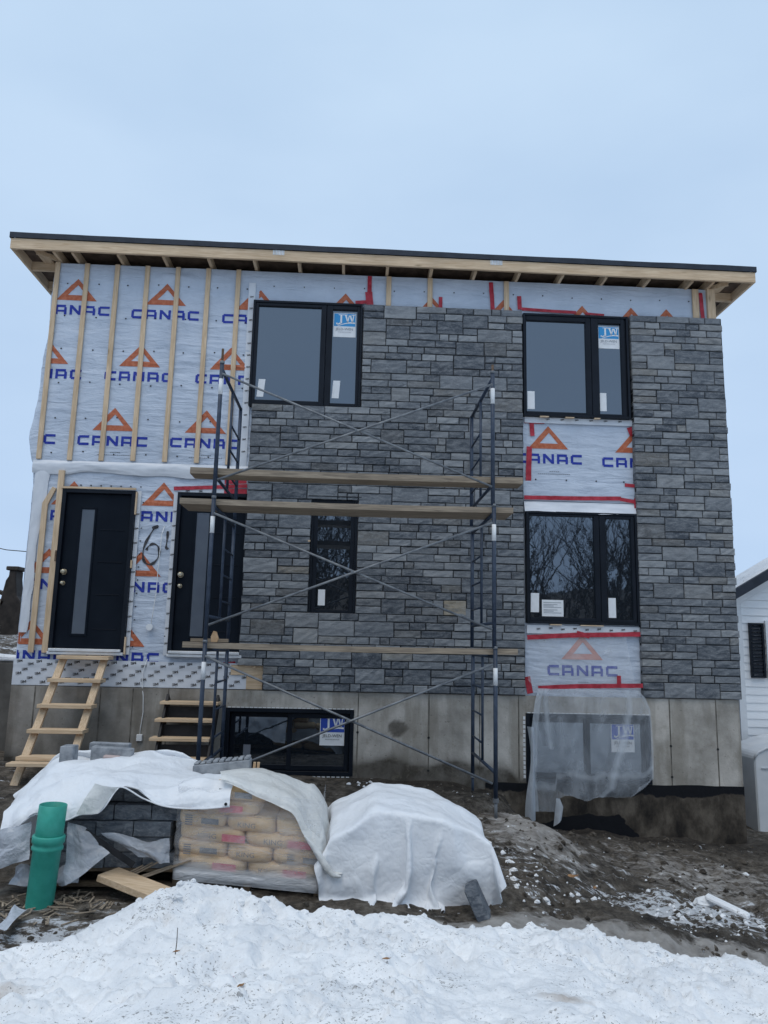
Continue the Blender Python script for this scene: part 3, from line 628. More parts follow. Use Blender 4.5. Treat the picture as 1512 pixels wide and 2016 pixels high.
# --- 3M flashing membrane strips
def mark3m(mb, x, z, y, s_=.022, flip=False, rot=0.0):
    q = [(0,.9,.82,1),(0,.9,.42,.58),(0,.9,0,.18),(.72,.9,.18,.82), (1.05,1.3,0,1),(1.95,2.2,0,1)]
    P = [[(a,c_),(b,c_),(b,d_),(a,d_)] for a, b, c_, d_ in q]+[[(1.3,1),(1.3,.6),(1.62,0),(1.62,.45)], [(1.62,.45),(1.62,0),(1.95,.6),(1.95,1)]]
    ca, sa = math.cos(rot), math.sin(rot)
    for poly in P:
        vs = []
        for a, b in poly:
            a_ = (a-1.1)*s_; b_ = (b-.5)*s_
            if flip: b_ = -b_
            vs.append((x+a_*ca-b_*sa, y, z+a_*sa+b_*ca))
        mb.add(vs, [(0,1,2,3)])
mem = MB()
GXm = np.linspace(-4.225, -1.12, 110); GZm = np.linspace(1.10, 1.42, 14); A, B = np.meshgrid(GXm, GZm)
m3 = np_mesh('flashing_membrane', A, .068-.004*fbm(A*3, B*5, 151, 3)-.006*(B > 1.33), B, M['membrane'], parent=house)
mk = MB(); row_ = 0
for z in (1.14, 1.19, 1.245, 1.295, 1.36, 1.395):
    row_ += 1; x = -4.15+.07*(row_ % 3)
    while x < -1.16: mark3m(mk, x+.01*random.random(), z, .057, .031, row_ % 2 == 0, .14); x += .235
mk.build('printed_mark', M['ink_black'], m3, kind='stuff')
def strip3m(x0, x1, z0, z1, y, marks):
    xs = np.linspace(x0, x1, 12 if x1-x0 < .2 else 60); zs = np.linspace(z0, z1, 40 if z1-z0 > .5 else 6); A, B = np.meshgrid(xs, zs)
    o = np_mesh('flashing_membrane', A, y-.003*fbm(A*4, B*4, 153, 2), B, M['membrane'], parent=house)
    mk = MB()
    for k, (x, z) in enumerate(marks): mark3m(mk, x, z, y-.006, .022, k % 2 == 0, .15)
    mk.build('printed_mark', M['ink_black'], o, kind='stuff')
strip3m(-1.545, -1.45, 4.0, 6.62, .088, [(-1.50, 4.2+.17*k) for k in range(14)])
strip3m(2.30, 3.81, 1.885, 1.995, .045, [(2.45+.16*k, 1.945+.012*(k % 2)) for k in range(9)])
strip3m(2.30, 3.80, 4.735, 4.815, .072, [(2.62+.2*k, 4.79) for k in range(6)])
strip3m(-2.32, -1.42, 3.605, 3.675, .074, [(-2.2+.17*k, 3.64) for k in range(5)])
strip3m(-2.855, -2.80, 1.5, 3.62, .079, [(-2.83, 1.6+.19*k) for k in range(10)])
strip3m(-2.375, -2.318, 1.5, 3.62, .079, [(-2.345, 1.65+.19*k) for k in range(10)])

# --- plywood corner beside the stone
MB().box(-1.50, -1.095, .052, .064, 1.275, 1.40).box(-1.30, -1.095, .053, .063, 1.10, 1.274).build('plywood', M['pine_x'], house, bevel=.002)
MB().box(-1.22, -1.19, .03, .052, 1.36, 1.41).build('wood_block', M['pine_z'], house)

# --- strapping
def strap(x, z0, z1, wd=.064, y1=.088, y0=.066, mat_='pine_z'):
    MB().box(x-wd/2, x+wd/2, y0, y1, z0, z1).build('strapping', M[mat_], house, bevel=.002)
for x in (-4.175, -3.77, -3.36, -2.95, -2.53, -2.115, -1.695): strap(x+.004*random.uniform(-1, 1), 4.015+.008*random.uniform(-1, 1), 6.80)
for x in (.40, .98, 2.06): strap(x, 6.30, 6.79, .07)
strap(4.77, 6.30, 6.79, .09); strap(4.99, 6.30, 6.79, .11, .12, .05)
strap(-3.845, 1.50, 3.86, .075, .075, .035)
mb = MB(); mb.prism([(-4.06,1.50),(-3.99,1.50),(-3.99,3.40),(-3.90,3.62),(-3.95,3.64),(-4.06,3.42)], .05, .075); mb.build('strapping', M['pine_z'], house, bevel=.002)

# --- roof
def tz(x, z): return z+.008-.0045*(x-.4)
def tilt(mb): mb.v = [(x, y, tz(x, z)) for x, y, z in mb.v]; return mb
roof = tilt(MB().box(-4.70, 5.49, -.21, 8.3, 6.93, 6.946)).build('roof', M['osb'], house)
tilt(MB().box(-4.71, 5.50, -.22, -.18, 6.795, 6.944)).build('fascia', M['pine_x'], roof, bevel=.003)
for x0 in (-4.71, 5.462): tilt(MB().box(x0, x0+.038, -.178, 8.3, 6.795, 6.944)).build('fascia', M['pine_y'], roof, bevel=.003)
mb = MB(); rx = np.linspace(-4.725, 5.515, 70)
for a, b in zip(rx, rx[1:]):
    za, zb = [7.022+.006*float(fbm(q*2.0, 0, 161, 3)) for q in (a, b)]
    mb.add([(a,-.236,6.946),(b,-.236,6.946),(b,-.236,zb),(a,-.236,za),(a,8.3,za),(b,8.3,zb)], [(0,1,2,3),(3,2,5,4)])
mb.add([(-4.725,-.236,6.946),(-4.725,8.3,6.946),(-4.725,8.3,7.022),(-4.725,-.236,7.022),(5.515,-.236,6.946),(5.515,8.3,6.946),(5.515,8.3,7.022),(5.515,-.236,7.022)], [(1,0,3,2),(4,5,6,7)])
tilt(mb).build('edge_membrane', M['membrane_roof'], roof)
for x in (-4.16,-3.91,-3.30,-2.69,-2.08,-1.46,-.85,-.24,.37,.98,1.59,2.20,2.81,3.42,4.03,4.64,4.94):
    tilt(MB().box(x-.019, x+.019, -.138, .60, 6.80+.004*random.random(), 6.929)).build('rafter', M['pine_y'], roof)
for y in (.42, 1.03, 1.64, 2.3):
    tilt(MB().box(-4.67, -4.18, y-.019, y+.019, 6.80, 6.929)).build('lookout', M['pine_x'], roof); tilt(MB().box(4.96, 5.46, y-.019, y+.019, 6.80, 6.929)).build('lookout', M['pine_x'], roof)
tilt(MB().box(-4.50, -4.36, -.138, .40, 6.905, 6.929)).build('nailer', M['pine_y'], roof); tilt(MB().box(5.12, 5.26, -.138, .40, 6.905, 6.929)).build('nailer', M['pine_y'], roof)
tilt(MB().bar((-4.45,-.0,6.87),(-4.20,.20,6.87),.035,.06)).build('brace_block', M['pine_x'], roof); tilt(MB().bar((5.22,-.0,6.87),(4.98,.20,6.87),.035,.06)).build('brace_block', M['pine_x'], roof)
MB().box(-4.15, 4.95, .602, .64, 6.795, 6.925).build('attic_dark_strip', M['dark'], roof)  # added dark strip, stands in for the unlit attic between the rafters
for x, wv in ((-1.20, .16), (1.78, .17)):
    np_ = MB()
    for k in range(8): np_.box(x+k*wv/8, x+k*wv/8+wv/8-.006, -.2245, -.2215, 6.875, 6.944)
    tilt(np_).build('nail_plate', M['plate'], roof)

# --- stone veneer
hc, z00 = .0988, 1.095; NR = 53
def intervals(r):
    z = z00+hc*(r+.5); L = []
    if z < 6.33:
        if z > 4.80: a = .055
        elif z > 1.43: a = -1.405
        else: a = -1.09
        L = [(a, 2.265)]
        if 2.04 < z < 3.60 : L = [(a, -.555), (.058, 2.265)]
        L.append((3.79, 5.095))
    return L
stones = []; taken = [[] for _ in range(NR+2)]
def subtract(iv, cuts):
    out_ = []
    for a, b in iv:
        segs = [(a, b)]
        for c0, c1 in cuts: segs = [(p, q) for s0, s1 in segs for p, q in ((s0, min(s1, c0)), (max(s0, c1), s1)) if q-p > .004]
        out_ += segs
    return out_
rs = random.Random(11)
prev_joints = []
for r in range(NR):
    joints = []
    forced = []
    if r == 10: forced = [(1.20, 1.50)]
    if forced:
        for a, b in forced: stones.append((a, b, r, 2, 1)); taken[r+1].append((a, b)); taken[r].append((a, b))
    for a, b in subtract(intervals(r), taken[r]):
        x = a
        while x < b-.001:
            rem = b-x
            dbl = rs.random() < .13 and r < NR-1 and rem > .30
            wd = rs.uniform(.30, .50) if dbl else rs.choice((.13, .20, .24, .28, .31, .34, .38, .42))*rs.uniform(.92, 1.08)
            if rem-wd < .11: wd = rem if rem < .46 else rem*rs.uniform(.42, .58)
            for j in prev_joints:
                if abs(x+wd-j) < .025 and rem-wd > .15: wd += .05
            if dbl:
                up_iv = subtract(intervals(r+1), taken[r+1]); dbl = any(p-.001 <= x and x+wd <= q+.001 for p, q in up_iv) and wd > .24
            if dbl: taken[r+1].append((x, x+wd))
            stones.append((x, x+wd, r, 2 if dbl else 1, 0)); x += wd; joints.append(x)
    prev_joints = joints
def stone_mesh(mb, x0, x1, r, n, tan_):
    g = .0037; z0 = z00+hc*r+g; z1 = z00+hc*(r+n)-g; x0 += g*.9; x1 -= g*.9
    jit = lambda: rs.uniform(-.0022, .0022)
    z0 += jit(); z1 += jit(); x0 += jit(); x1 += jit()
    if abs(x1-5.095) < .02: x1 += rs.uniform(-.014, .014)
    elif abs(x1-2.265) < .02: x1 += rs.uniform(-.006, .006)
    if abs(x0+1.405) < .02 or abs(x0+1.09) < .02: x0 += rs.uniform(-.014, .006)
    fr = rs.uniform(-.006, .006); nx = max(2, min(6, int((x1-x0)/.07)+1)); nz_ = 2*n
    bv = .007; pier_l = abs(x0-3.79) < .02; pier_r = abs(x1-5.095) < .02
    xs = [x0]+[x0+bv+(x1-x0-2*bv)*k/nx for k in range(nx+1)]+[x1]; zs = [z0]+[z0+bv+(z1-z0-2*bv)*k/nz_ for k in range(nz_+1)]+[z1]
    P = []
    for j, z in enumerate(zs):
        row = []
        for i, x in enumerate(xs):
            edge = i in (0, len(xs)-1) or j in (0, len(zs)-1)
            y = fr+(.011 if edge else rs.uniform(-.006, .006)-.003*(1-abs(2*j/(len(zs)-1)-1)))
            row.append((x+(rs.uniform(-.002, .002) if edge else 0), y, z+(rs.uniform(-.0018, .0018) if edge else 0)))
        P.append(row)
    tone = min(1, max(0, rs.gauss(.46, .34))); b0 = len(mb.v); hue = .85 if tan_ else max(0, rs.gauss(-.06, .14))
    nx_, nz2 = len(xs), len(zs); vs = [q for row in P for q in row]
    fs = [(j*nx_+i, j*nx_+i+1, (j+1)*nx_+i+1, (j+1)*nx_+i) for j in range(nz2-1) for i in range(nx_-1)]
    loop = [i for i in range(nx_)]+[j*nx_+nx_-1 for j in range(1, nz2)]+[(nz2-1)*nx_+i for i in range(nx_-2, -1, -1)]+[j*nx_ for j in range(nz2-2, 0, -1)]
    nb = len(vs); vs += [(vs[i][0], .092, vs[i][2]) for i in loop]; L = len(loop)
    fs += [(loop[k], nb+k, nb+(k+1)%L, loop[(k+1)%L]) for k in range(L)]
    mb.add(vs, fs, 0, tone=tone, hue=hue)
stones.sort(key=lambda s_: -(s_[1]-s_[0])*s_[3]*(1+.0*s_[2]))
back = MB()
for (a, b, z0, z1) in ((.052,2.262,4.80,6.325),(-1.40,-.557,2.04,3.60),(.06,2.262,2.04,3.60),(-1.40,2.262,3.60,4.80),(-1.40,2.262,1.43,2.04),(-1.088,2.262,1.10,1.43),(3.795,5.09,1.10,6.325)):
    back.box(a, b, .010+.001*len(back.v)/80, .094, z0, z1)
stone_wall = back.build('stone_wall', M['mortar'], house)
rest = MB()
for k, (a, b, r, n, t_) in enumerate(stones):
    if k < 300 or t_:
        mb = MB(); stone_mesh(mb, a, b, r, n, t_); o = mb.build('stone', M['stone'], stone_wall)
        if t_: o['label'] = 'single tan stone among the grey ones'
    else: stone_mesh(rest, a, b, r, n, t_)
rest.build('small_stones', M['stone'], stone_wall, kind='stuff')
MB().box(-.60, .10, -.006, .05, 3.605, 3.616).build('lintel', M['stringer'], house)
MB().box(-.585, -.555, -.004, .008, 3.0, 3.02).build('wood_shim', M['pine_x'], house)

# --- text
def text_polys(s_, size):
    cu = bpy.data.curves.new('t', 'FONT'); cu.body = s_; cu.size = size; cu.align_x = 'CENTER'; cu.align_y = 'CENTER'; cu.resolution_u = 2
    o = bpy.data.objects.new('t', cu); col.objects.link(o); dg = bpy.context.evaluated_depsgraph_get(); dg.update()
    me = bpy.data.meshes.new_from_object(o.evaluated_get(dg)); vs = [tuple(v.co) for v in me.vertices]; fs = [tuple(p.vertices) for p in me.polygons]
    bpy.data.objects.remove(o); bpy.data.curves.remove(cu); bpy.data.meshes.remove(me); return vs, fs
def text(mb, s_, size, x, y, z, sxx=1.0, mi=0, tl=0.0):
    vs, fs = text_polys(s_, size)
    mb.add([(x+a*sxx, y, z+b+tl*a) for a, b, _ in vs], fs, mi)

# --- windows
def frame_ring(mb, x0, x1, z0, z1, wd, y0, y1):
    mb.box(x0, x0+wd, y0, y1, z0, z1); mb.box(x1-wd, x1, y0, y1, z0, z1); mb.box(x0+wd, x1-wd, y0, y1, z1-wd, z1); mb.box(x0+wd, x1-wd, y0, y1, z0, z0+wd)
def sticker_jw(win, x0, x1, z0, z1, y, dark=False):
    zs = z0+(z1-z0)*.45
    MB().box(x0, x1, y-.0012, y, z0, z1).build('window_sticker', M['paper'], win)
    p = MB(); p.add([(x0+.008, y-.003, zs), (x1-.008, y-.003, zs), (x1-.008, y-.003, z1-.008), (x0+.008, y-.003, z1-.008)], [(0,1,2,3)], 0)
    W_ = x1-x0; H_ = z1-zs; yy = y-.005
    def q(pts): p.add([(x0+a*W_, yy, zs+b*H_) for a, b in pts], [tuple(range(len(pts)))], 1)
    # serif J and W
    q([(.30,.22),(.38,.22),(.38,.84),(.30,.84)]); q([(.22,.84),(.46,.84),(.46,.89),(.22,.89)]); q([(.14,.14),(.20,.10),(.38,.22),(.30,.28)]); q([(.12,.14),(.18,.14),(.18,.25),(.12,.25)])
    for a in (.52, .72):
        q([(a-.02,.84),(a+.06,.84),(a+.14,.30),(a+.09,.30)]); q([(a+.09,.30),(a+.14,.30),(a+.20,.84),(a+.155,.84)])
    q([(.46,.84),(.62,.84),(.62,.89),(.46,.89)]); q([(.80,.84),(.96,.84),(.96,.89),(.80,.89)])
    # swoosh
    sw = [(.18+.78*t_/8, .02+.30*math.sin(t_/8*1.9)) for t_ in range(9)]
    for a, b in zip(sw, sw[1:]): q([(a[0], a[1]-.10*(.2+a[0])), (b[0], b[1]-.10*(.2+b[0])*.9), b, a])
    text(p, 'JELD-WEN', W_*.165, (x0+x1)/2, yy, zs-(zs-z0)*.28, 1.0, 2)
    text(p, 'WINDOWS & DOORS', W_*.06, (x0+x1)/2, yy, zs-(zs-z0)*.55, 1.0, 2)
    p.build('sticker_print', [M['blue_dk'] if dark else M['blue_lt'], M['paper'], M['ink_black'] if dark else M['ink']], win)
def note(win, x0, x1, z0, z1, y, sl=0.0, lines=False):
    mb = MB(); mb.add([(x0,y,z0),(x1,y,z0),(x1+sl,y,z1),(x0+sl,y,z1)], [(0,1,2,3)]); mb.build('paper_label', M['paper'], win)
    if lines:
        p = MB(); k = 0
        for f in (.82, .7, .62, .54, .38, .30, .2): p.add([(x0+.02,y-.002,z0+(z1-z0)*f),(x1-.03-.05*(k % 3),y-.002,z0+(z1-z0)*f),(x1-.03-.05*(k % 3),y-.002,z0+(z1-z0)*f+.006),(x0+.02,y-.002,z0+(z1-z0)*f+.006)], [(0,1,2,3)]); k += 1
        p.build('label_print', M['ink'], win)
def window2(x0, x1, z0, z1, g1, g2, y=.015):
    win = MB(); frame_ring(win, x0, x1, z0, z1, .032, y, .13)
    w_ = win.build('window', M['black'], house, bevel=.003)
    for (a, b, c_, d_), L in ((g1, x0+.034), (g2, g1[1]+.075)):
        s_ = MB(); R_ = g2[1]+.048 if (a, b) == g2[:2] else g1[1]+.072
        L2 = x0+.034 if (a, b) == g1[:2] else g1[1]+.078
        R2 = min(R_, x1-.034)
        s_.box(L2, a, y+.012, .12, z0+.034, z1-.034); s_.box(b, R2, y+.012, .12, z0+.034, z1-.034); s_.box(a, b, y+.012, .12, d_, z1-.034); s_.box(a, b, y+.012, .12, z0+.034, c_)
        s_.build('sash', M['black'], w_, bevel=.003)
        MB().add([(a-.003,y+.045,c_-.003),(b+.003,y+.045,c_-.003),(b+.003,y+.045,d_+.003),(a-.003,y+.045,d_+.003)], [(0,1,2,3)]).build('pane', M['glass'], w_)
    if g2[1]+.048 < x1-.04: MB().box(g2[1]+.05, x1-.034, y+.03, .12, z0+.034, z1-.034).build('jamb', M['black'], w_)
    return w_
W1 = window2(-1.46, .045, 4.825, 6.34, (-1.385, -.525, 4.915, 6.265), (-.365, -.03, 4.90, 6.25)); W1['label'] = 'upper left two pane window'
yg = .058
sticker_jw(W1, -.355, -.045, 5.86, 6.21, yg); note(W1, -1.36, -1.27, 4.965, 5.215, yg, .02); note(W1, -.345, -.25, 4.98, 5.23, yg, .015)
W2 = window2(2.28, 3.765, 4.82, 6.305, (2.325, 3.16, 4.885, 6.205), (3.34, 3.66, 4.88, 6.20)); W2['label'] = 'upper right two pane window'
sticker_jw(W2, 3.345, 3.645, 5.84, 6.165, yg); note(W2, 2.34, 2.44, 4.925, 5.18, yg); note(W2, 3.345, 3.44, 4.93, 5.19, yg)
W3 = window2(2.30, 3.795, 2.015, 3.50, (2.345, 3.21, 2.095, 3.44), (3.365, 3.71, 2.085, 3.425)); W3['label'] = 'lower right two pane window with paper notes'
note(W3, 2.355, 2.465, 2.16, 2.41, yg, .005); note(W3, 2.505, 2.79, 2.11, 2.325, yg, 0, True); note(W3, 3.39, 3.49, 2.11, 2.37, yg)
for (a, b, z) in ((2.5, 2.62, 4.815), (2.85, 2.97, 4.812), (3.25, 3.33, 4.812), (2.6, 2.75, 2.008), (3.0, 3.3, 2.006)): MB().box(a, b, .0, .05, z-.012, z).build('wood_shim', M['pine_x'], house)
nw = MB(); frame_ring(nw, -.548, .052, 2.055, 3.595, .028, .015, .13); W4 = nw.build('window', M['black'], house, bevel=.003); W4['label'] = 'narrow single pane window behind the scaffold'
s_ = MB(); s_.box(-.518,-.465,.03,.12,2.085,3.565).box(-.035,.022,.03,.12,2.085,3.565).box(-.465,-.035,.03,.12,3.375,3.565).box(-.465,-.035,.03,.12,2.085,2.125); s_.build('sash', M['black'], W4, bevel=.003)
MB().add([(-.468,.06,2.12),(-.032,.06,2.12),(-.032,.06,3.38),(-.468,.06,3.38)], [(0,1,2,3)]).build('pane', M['glass'], W4)
note(W4, -.43, -.34, 2.18, 2.385, .056)
# basement windows
def base_win(x0, x1, z0, z1, jw):
    mb = MB(); frame_ring(mb, x0, x1, z0, z1, .05, .012, .2); wv = mb.build('window', M['black'], house, bevel=.003)
    xm = x0+(x1-x0)*.50
    for a, b, yy in ((x0+.055, xm+.03, .09), (xm-.03, x1-.055, .05)):
        s_ = MB(); frame_ring(s_, a, b, z0+.055, z1-.055, .06, yy, yy+.035); s_.build('sash', M['black'], wv, bevel=.003)
        MB().add([(a+.06,yy+.015,z0+.115),(b-.06,yy+.015,z0+.115),(b-.06,yy+.015,z1-.115),(a+.06,yy+.015,z1-.115)], [(0,1,2,3)]).build('pane', M['glass'], wv)
    mb = MB(); n = int((x1-x0)/.055)
    for k in range(n): mb.box(x0+.02+k*.055, x0+.062+k*.055, .016, .024, z1+.002, z1+.012)
    mb.build('flange', M['white'], wv)
    sticker_jw(wv, *jw, .064-.002, True); return wv
W5 = base_win(-1.53, .08, .07, .875, (-.345, -.03, .43, .79)); W5['label'] = 'basement window behind the scaffold'
MB().add([(-1.30,.103,.20),(-1.21,.103,.20),(-1.21,.103,.42),(-1.30,.103,.42)], [(0,1,2,3)]).build('paper_label', M['ink'], W5)
W6 = base_win(2.27, 3.88, .025, .875, (3.38, 3.68, .41, .76)); W6['label'] = 'basement window behind hanging clear plastic'
mb = MB()
for k in range(14): mb.box(2.235, 2.262, .016, .028, .08+k*.055, .12+k*.055)
mb.build('flange', M['white'], W6)
mb = MB()
for k in range(26): mb.box(-1.5+k*.06, -1.46+k*.06, .016, .026, .052, .062)
mb.build('flange', M['white'], W5)

# --- doors
def make_door(x0):
    x1 = x0+.945; z0, z1 = 1.49, 3.615
    d_ = MB(); d_.box(x0+.052, x1-.052, .075, .115, 1.565, z1-.052).build
    door = d_.build('door', M['door'], house, bevel=.003)
    f = MB(); f.box(x0, x0+.05, .025, .13, z0, z1); f.box(x1-.05, x1, .025, .13, z0, z1); f.box(x0+.05, x1-.05, .025, .13, z1-.05, z1); f.build('door_frame', M['black'], door, bevel=.003)
    gx0, gx1 = x0+.262, x0+.425
    g = MB(); frame_ring(g, gx0-.028, gx1+.028, 1.72, 3.38, .028, .062, .075); g.build('glass_trim', M['door'], door, bevel=.004)
    MB().add([(gx0,.070,1.748),(gx1,.070,1.748),(gx1,.070,3.352),(gx0,.070,3.352)], [(0,1,2,3)]).build('door_glass', M['sky_painted'], door)
    for z in (1.80, 2.24, 2.66, 3.08): MB().box(gx1+.09, x1-.12, .069, .076, z, z+.014).build('door_moulding', M['door'], door, bevel=.003)
    for z, r in ((2.53, .033), (2.385, .024)):
        MB().tube([(x0+.10,.075,z),(x0+.10,.062,z)], r*1.15, 14).build('knob_plate', M['brass'], door)
        MB().tube([(x0+.10,.062,z),(x0+.10,.042,z),(x0+.10,.034,z),(x0+.10,.018,z),(x0+.10,.010,z)], [.012,.012,r*.9,r,r*.55], 14).build('door_knob', M['brass'], door, smooth=True)
    MB().box(x0+.02, x1-.03, -.02, .11, 1.525, 1.56).box(x0+.0, x1-.0, -.005, .11, 1.485, 1.522).build('threshold', M['alu'], door, bevel=.004)
    return door
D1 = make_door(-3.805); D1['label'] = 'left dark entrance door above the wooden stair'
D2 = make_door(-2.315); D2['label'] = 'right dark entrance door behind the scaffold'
MB().bar((-3.82,.03,3.63),(-2.86,.03,3.635),.03,.025).build('door_trim', M['pine_x'], house); MB().box(-2.862,-2.842,.03,.07,3.30,3.60).box(-2.862,-2.842,.03,.07,2.60,2.70).box(-2.862,-2.842,.03,.07,1.5,1.72).build('door_shim', M['pine_z'], house)
MB().box(-3.825,-3.806,.02,.05,2.66,2.80).build('door_shim', M['rust'], house)

# --- spray painted number and cable
def ribbon(mb, pts, wd, y, mi=0):
    pts = [np.array(p, float) for p in pts]
    cr_ = []
    for i in range(len(pts)-1):
        p0, p1, p2, p3 = pts[max(i-1,0)], pts[i], pts[i+1], pts[min(i+2, len(pts)-1)]
        for t_ in np.linspace(0, 1, 7)[:-1]: cr_.append(.5*((2*p1)+(-p0+p2)*t_+(2*p0-5*p1+4*p2-p3)*t_**2+(-p0+3*p1-3*p2+p3)*t_**3))
    cr_.append(pts[-1]); vs = []
    for i, p in enumerate(cr_):
        d_ = cr_[min(i+1, len(cr_)-1)]-cr_[max(i-1, 0)]; d_ = d_/(np.linalg.norm(d_)+1e-9); n_ = np.array([-d_[1], d_[0]])*wd*(.75+.35*math.sin(i*.6))/2
        for s2 in (-1, 1):
            q = p+n_*s2; vs.append((q[0], Yw+.006+float(wr(q[0], q[1], 'low'))-.008+y, q[1]))
    mb.add(vs, [(2*i, 2*i+1, 2*i+3, 2*i+2) for i in range(len(cr_)-1)], mi)
mb = MB(); ribbon(mb, [(-2.555,3.155),(-2.61,3.12),(-2.68,2.99),(-2.725,2.83),(-2.705,2.70),(-2.64,2.655),(-2.565,2.69),(-2.515,2.79),(-2.535,2.89),(-2.60,2.925),(-2.66,2.89),(-2.685,2.84)], .034, 0)
ribbon(mb, [(-2.63,3.13),(-2.55,3.165)], .04, -.001); ribbon(mb, [(-2.425,3.10),(-2.425,2.98),(-2.43,2.88),(-2.395,2.87)], .032, 0)
mb.build('spray_number', M['spray'], w_low, label='black spray painted number on the wrap')
cb = thing('electrical_cable', 'white cable with junction box hanging between the two dark doors', 'cable', (-2.5, .07, 1.82))
MB().tube([(-2.47,.082,3.16),(-2.49,.05,3.05),(-2.505,.05,2.6),(-2.51,.055,2.3),(-2.53,.05,2.05),(-2.545,.05,1.88)], .006, 6).build('cable', M['cable_w'], cb, smooth=True)
MB().tube([(-2.56,.07,1.85),(-2.56,.03,1.85)], .042, 14).build('junction_box', M['white'], cb, smooth=False)
cb2 = thing('electrical_cable', 'thin white cable running down the foundation to a small outlet box', 'cable', (-2.58, .02, .5))
MB().tube([(-2.56,.055,1.45),(-2.60,.05,1.3),(-2.595,.045,1.10),(-2.57,.022,1.0),(-2.555,.02,.8),(-2.575,.02,.6),(-2.575,.02,.52)], .006, 6).build('cable', M['cable_w'], cb2, smooth=True)
MB().box(-2.61,-2.54,-.01,.029,.45,.53).build('outlet_box', M['white'], cb2, bevel=.004)

# ------------------------------------------------------------------ hanging clear plastic over the basement window
ps_t = np.linspace(0, 1, 90); PU, PV = np.meshgrid(ps_t, ps_t)
zb = np.where(PU < .21, -.30, -.13+.05*fbm(PU*6, PU*0, 171, 3)+.14*sstep(.9, 1, PU))
left = np.interp(PV, [0, .12, .35, .6, .75, 1], [2.42, 2.37, 2.32, 2.31, 2.29, 2.33]); right = np.interp(PV, [0, .08, .2, .6, .92, 1], [3.72, 3.80, 3.86, 3.88, 3.87, 3.70])
PX = left+(right-left)*PU; ztop = 1.19; PZ = ztop+(zb-ztop)*PV
PY = -.035-.03*np.sin(PU*math.pi)*PV-.012*ridged(PU*3+PV*1.5, PV*2-PU, 173, 4)-.02*np.abs(np.sin(PU*9+PV*2))*np.exp(-PU*6)-.02*PV
thick = .25*(PU < .05)+.22*sstep(.04, 0, PV)+.30*np.exp(-((PU-.80)+.25*(PV-.3))**2/.0009)+.3*np.exp(-((PU-.13)-.18*(PV-.3))**2/.0004)*(PV < .5)+.22*np.exp(-((PV-.80)/.03)**2)+.2*sstep(.96, 1, PU)
np_mesh('plastic_sheet', PX, PY, PZ, M['poly'], {'thick': thick}, label='torn clear plastic sheet hanging over the basement window at right', cat='plastic sheet')
pt = [o for o in col.objects if o.name.startswith('plastic_sheet')][0]
cu_t, cu_s = np.meshgrid(np.linspace(0, 1, 14), np.linspace(0, 1, 14))
kx = 2.62+.05*cu_t*(1-abs(cu_s-.4))*1.5-.06*cu_s*(1-cu_t)+.02*cu_s
np_mesh('torn_corner', kx, -.08-.05*np.sin(cu_t*2.4)*cu_s, -.14-.33*cu_s*(1-.25*cu_t), M['poly'], {'thick': np.full_like(kx, .45)}, parent=pt)
sl_t, sl_s = np.meshgrid(np.linspace(0, 1, 8), np.linspace(0, 1, 50))
np_mesh('folded_edge', 2.285+.09*sl_t+.04*np.sin(sl_s*5)*(1-sl_t)-.02, -.07-.05*np.sin(sl_t*3.1)-.02*sl_s, .72-1.12*sl_s, M['poly'], {'thick': np.full_like(sl_t, .35)}, parent=pt)

# ------------------------------------------------------------------ scaffold
sc = thing('scaffold', 'blue grey tubular scaffold tower of three tiers against the stone wall', 'scaffold', (0, -1.05, 0))
tiers = ((.13, 1.69), (1.69, 3.22), (3.22, 4.74))
def end_frame(x, k):
    z0, z1 = tiers[k]; zt = (1.60, 3.13, 4.67)[k]; zb = (.42, 1.95, 3.45)[k]
    fr = MB().tube([(x,-1.8,z0),(x,-1.8,z1)], .0225, 12).build('end_frame', M['steel'], sc, smooth=True)
    MB().tube([(x,-.3,z0),(x,-.3,z1-.06)], .0225, 12).build('post', M['steel'], fr, smooth=True)
    MB().tube([(x,-1.8,zt),(x,-.3,zt)], .020, 10).build('top_rail', M['steel'], fr, smooth=True); MB().tube([(x,-1.8,zb),(x,-.3,zb)], .018, 10).build('bottom_rail', M['steel'], fr, smooth=True)
    MB().tube([(x,-1.0,zb),(x,-1.0,zt)], .016, 10).build('ladder_post', M['steel'], fr, smooth=True)
    for j in range(3): zz = zb+.20+.305*j; MB().tube([(x,-1.0,zz),(x,-.3,zz)], .012, 8).build('rung', M['steel'], fr, smooth=True)
    MB().tube([(x,-1.8,zt-.30),(x,-1.8,zt-.12)], .0236, 12).build('paper_band', M['white'], fr, smooth=True)
    MB().tube([(x,-1.8,z1-.015),(x,-1.8,z1+.015)], .026, 12).build('coupling', M['galv'], fr, smooth=True)
for x in (-1.505, 1.515):
    for k in range(3): end_frame(x+(.012*(2-k) if x > 0 else 0), k)
MB().tube([(-1.505,-1.8,4.74),(-1.505,-1.8,4.90)], .014, 8).build('coupling_pin', M['rust'], sc); MB().tube([(1.515,-1.8,4.74),(1.515,-1.8,4.83)], .014, 8).build('coupling_pin', M['rust'], sc)
for x in (-1.505, 1.54):
    for y in (-1.8, -.3):
        gz = ground_z(x, y)-.03; lg = MB().tube([(x,y,gz),(x,y,.16)], .017, 10).build('leg_jack', M['galv' if y < -1 else 'steel'], sc, smooth=True)
        MB().tube([(x,y,.13),(x,y,.17)], .032, 10).build('jack_nut', M['galv'], lg)
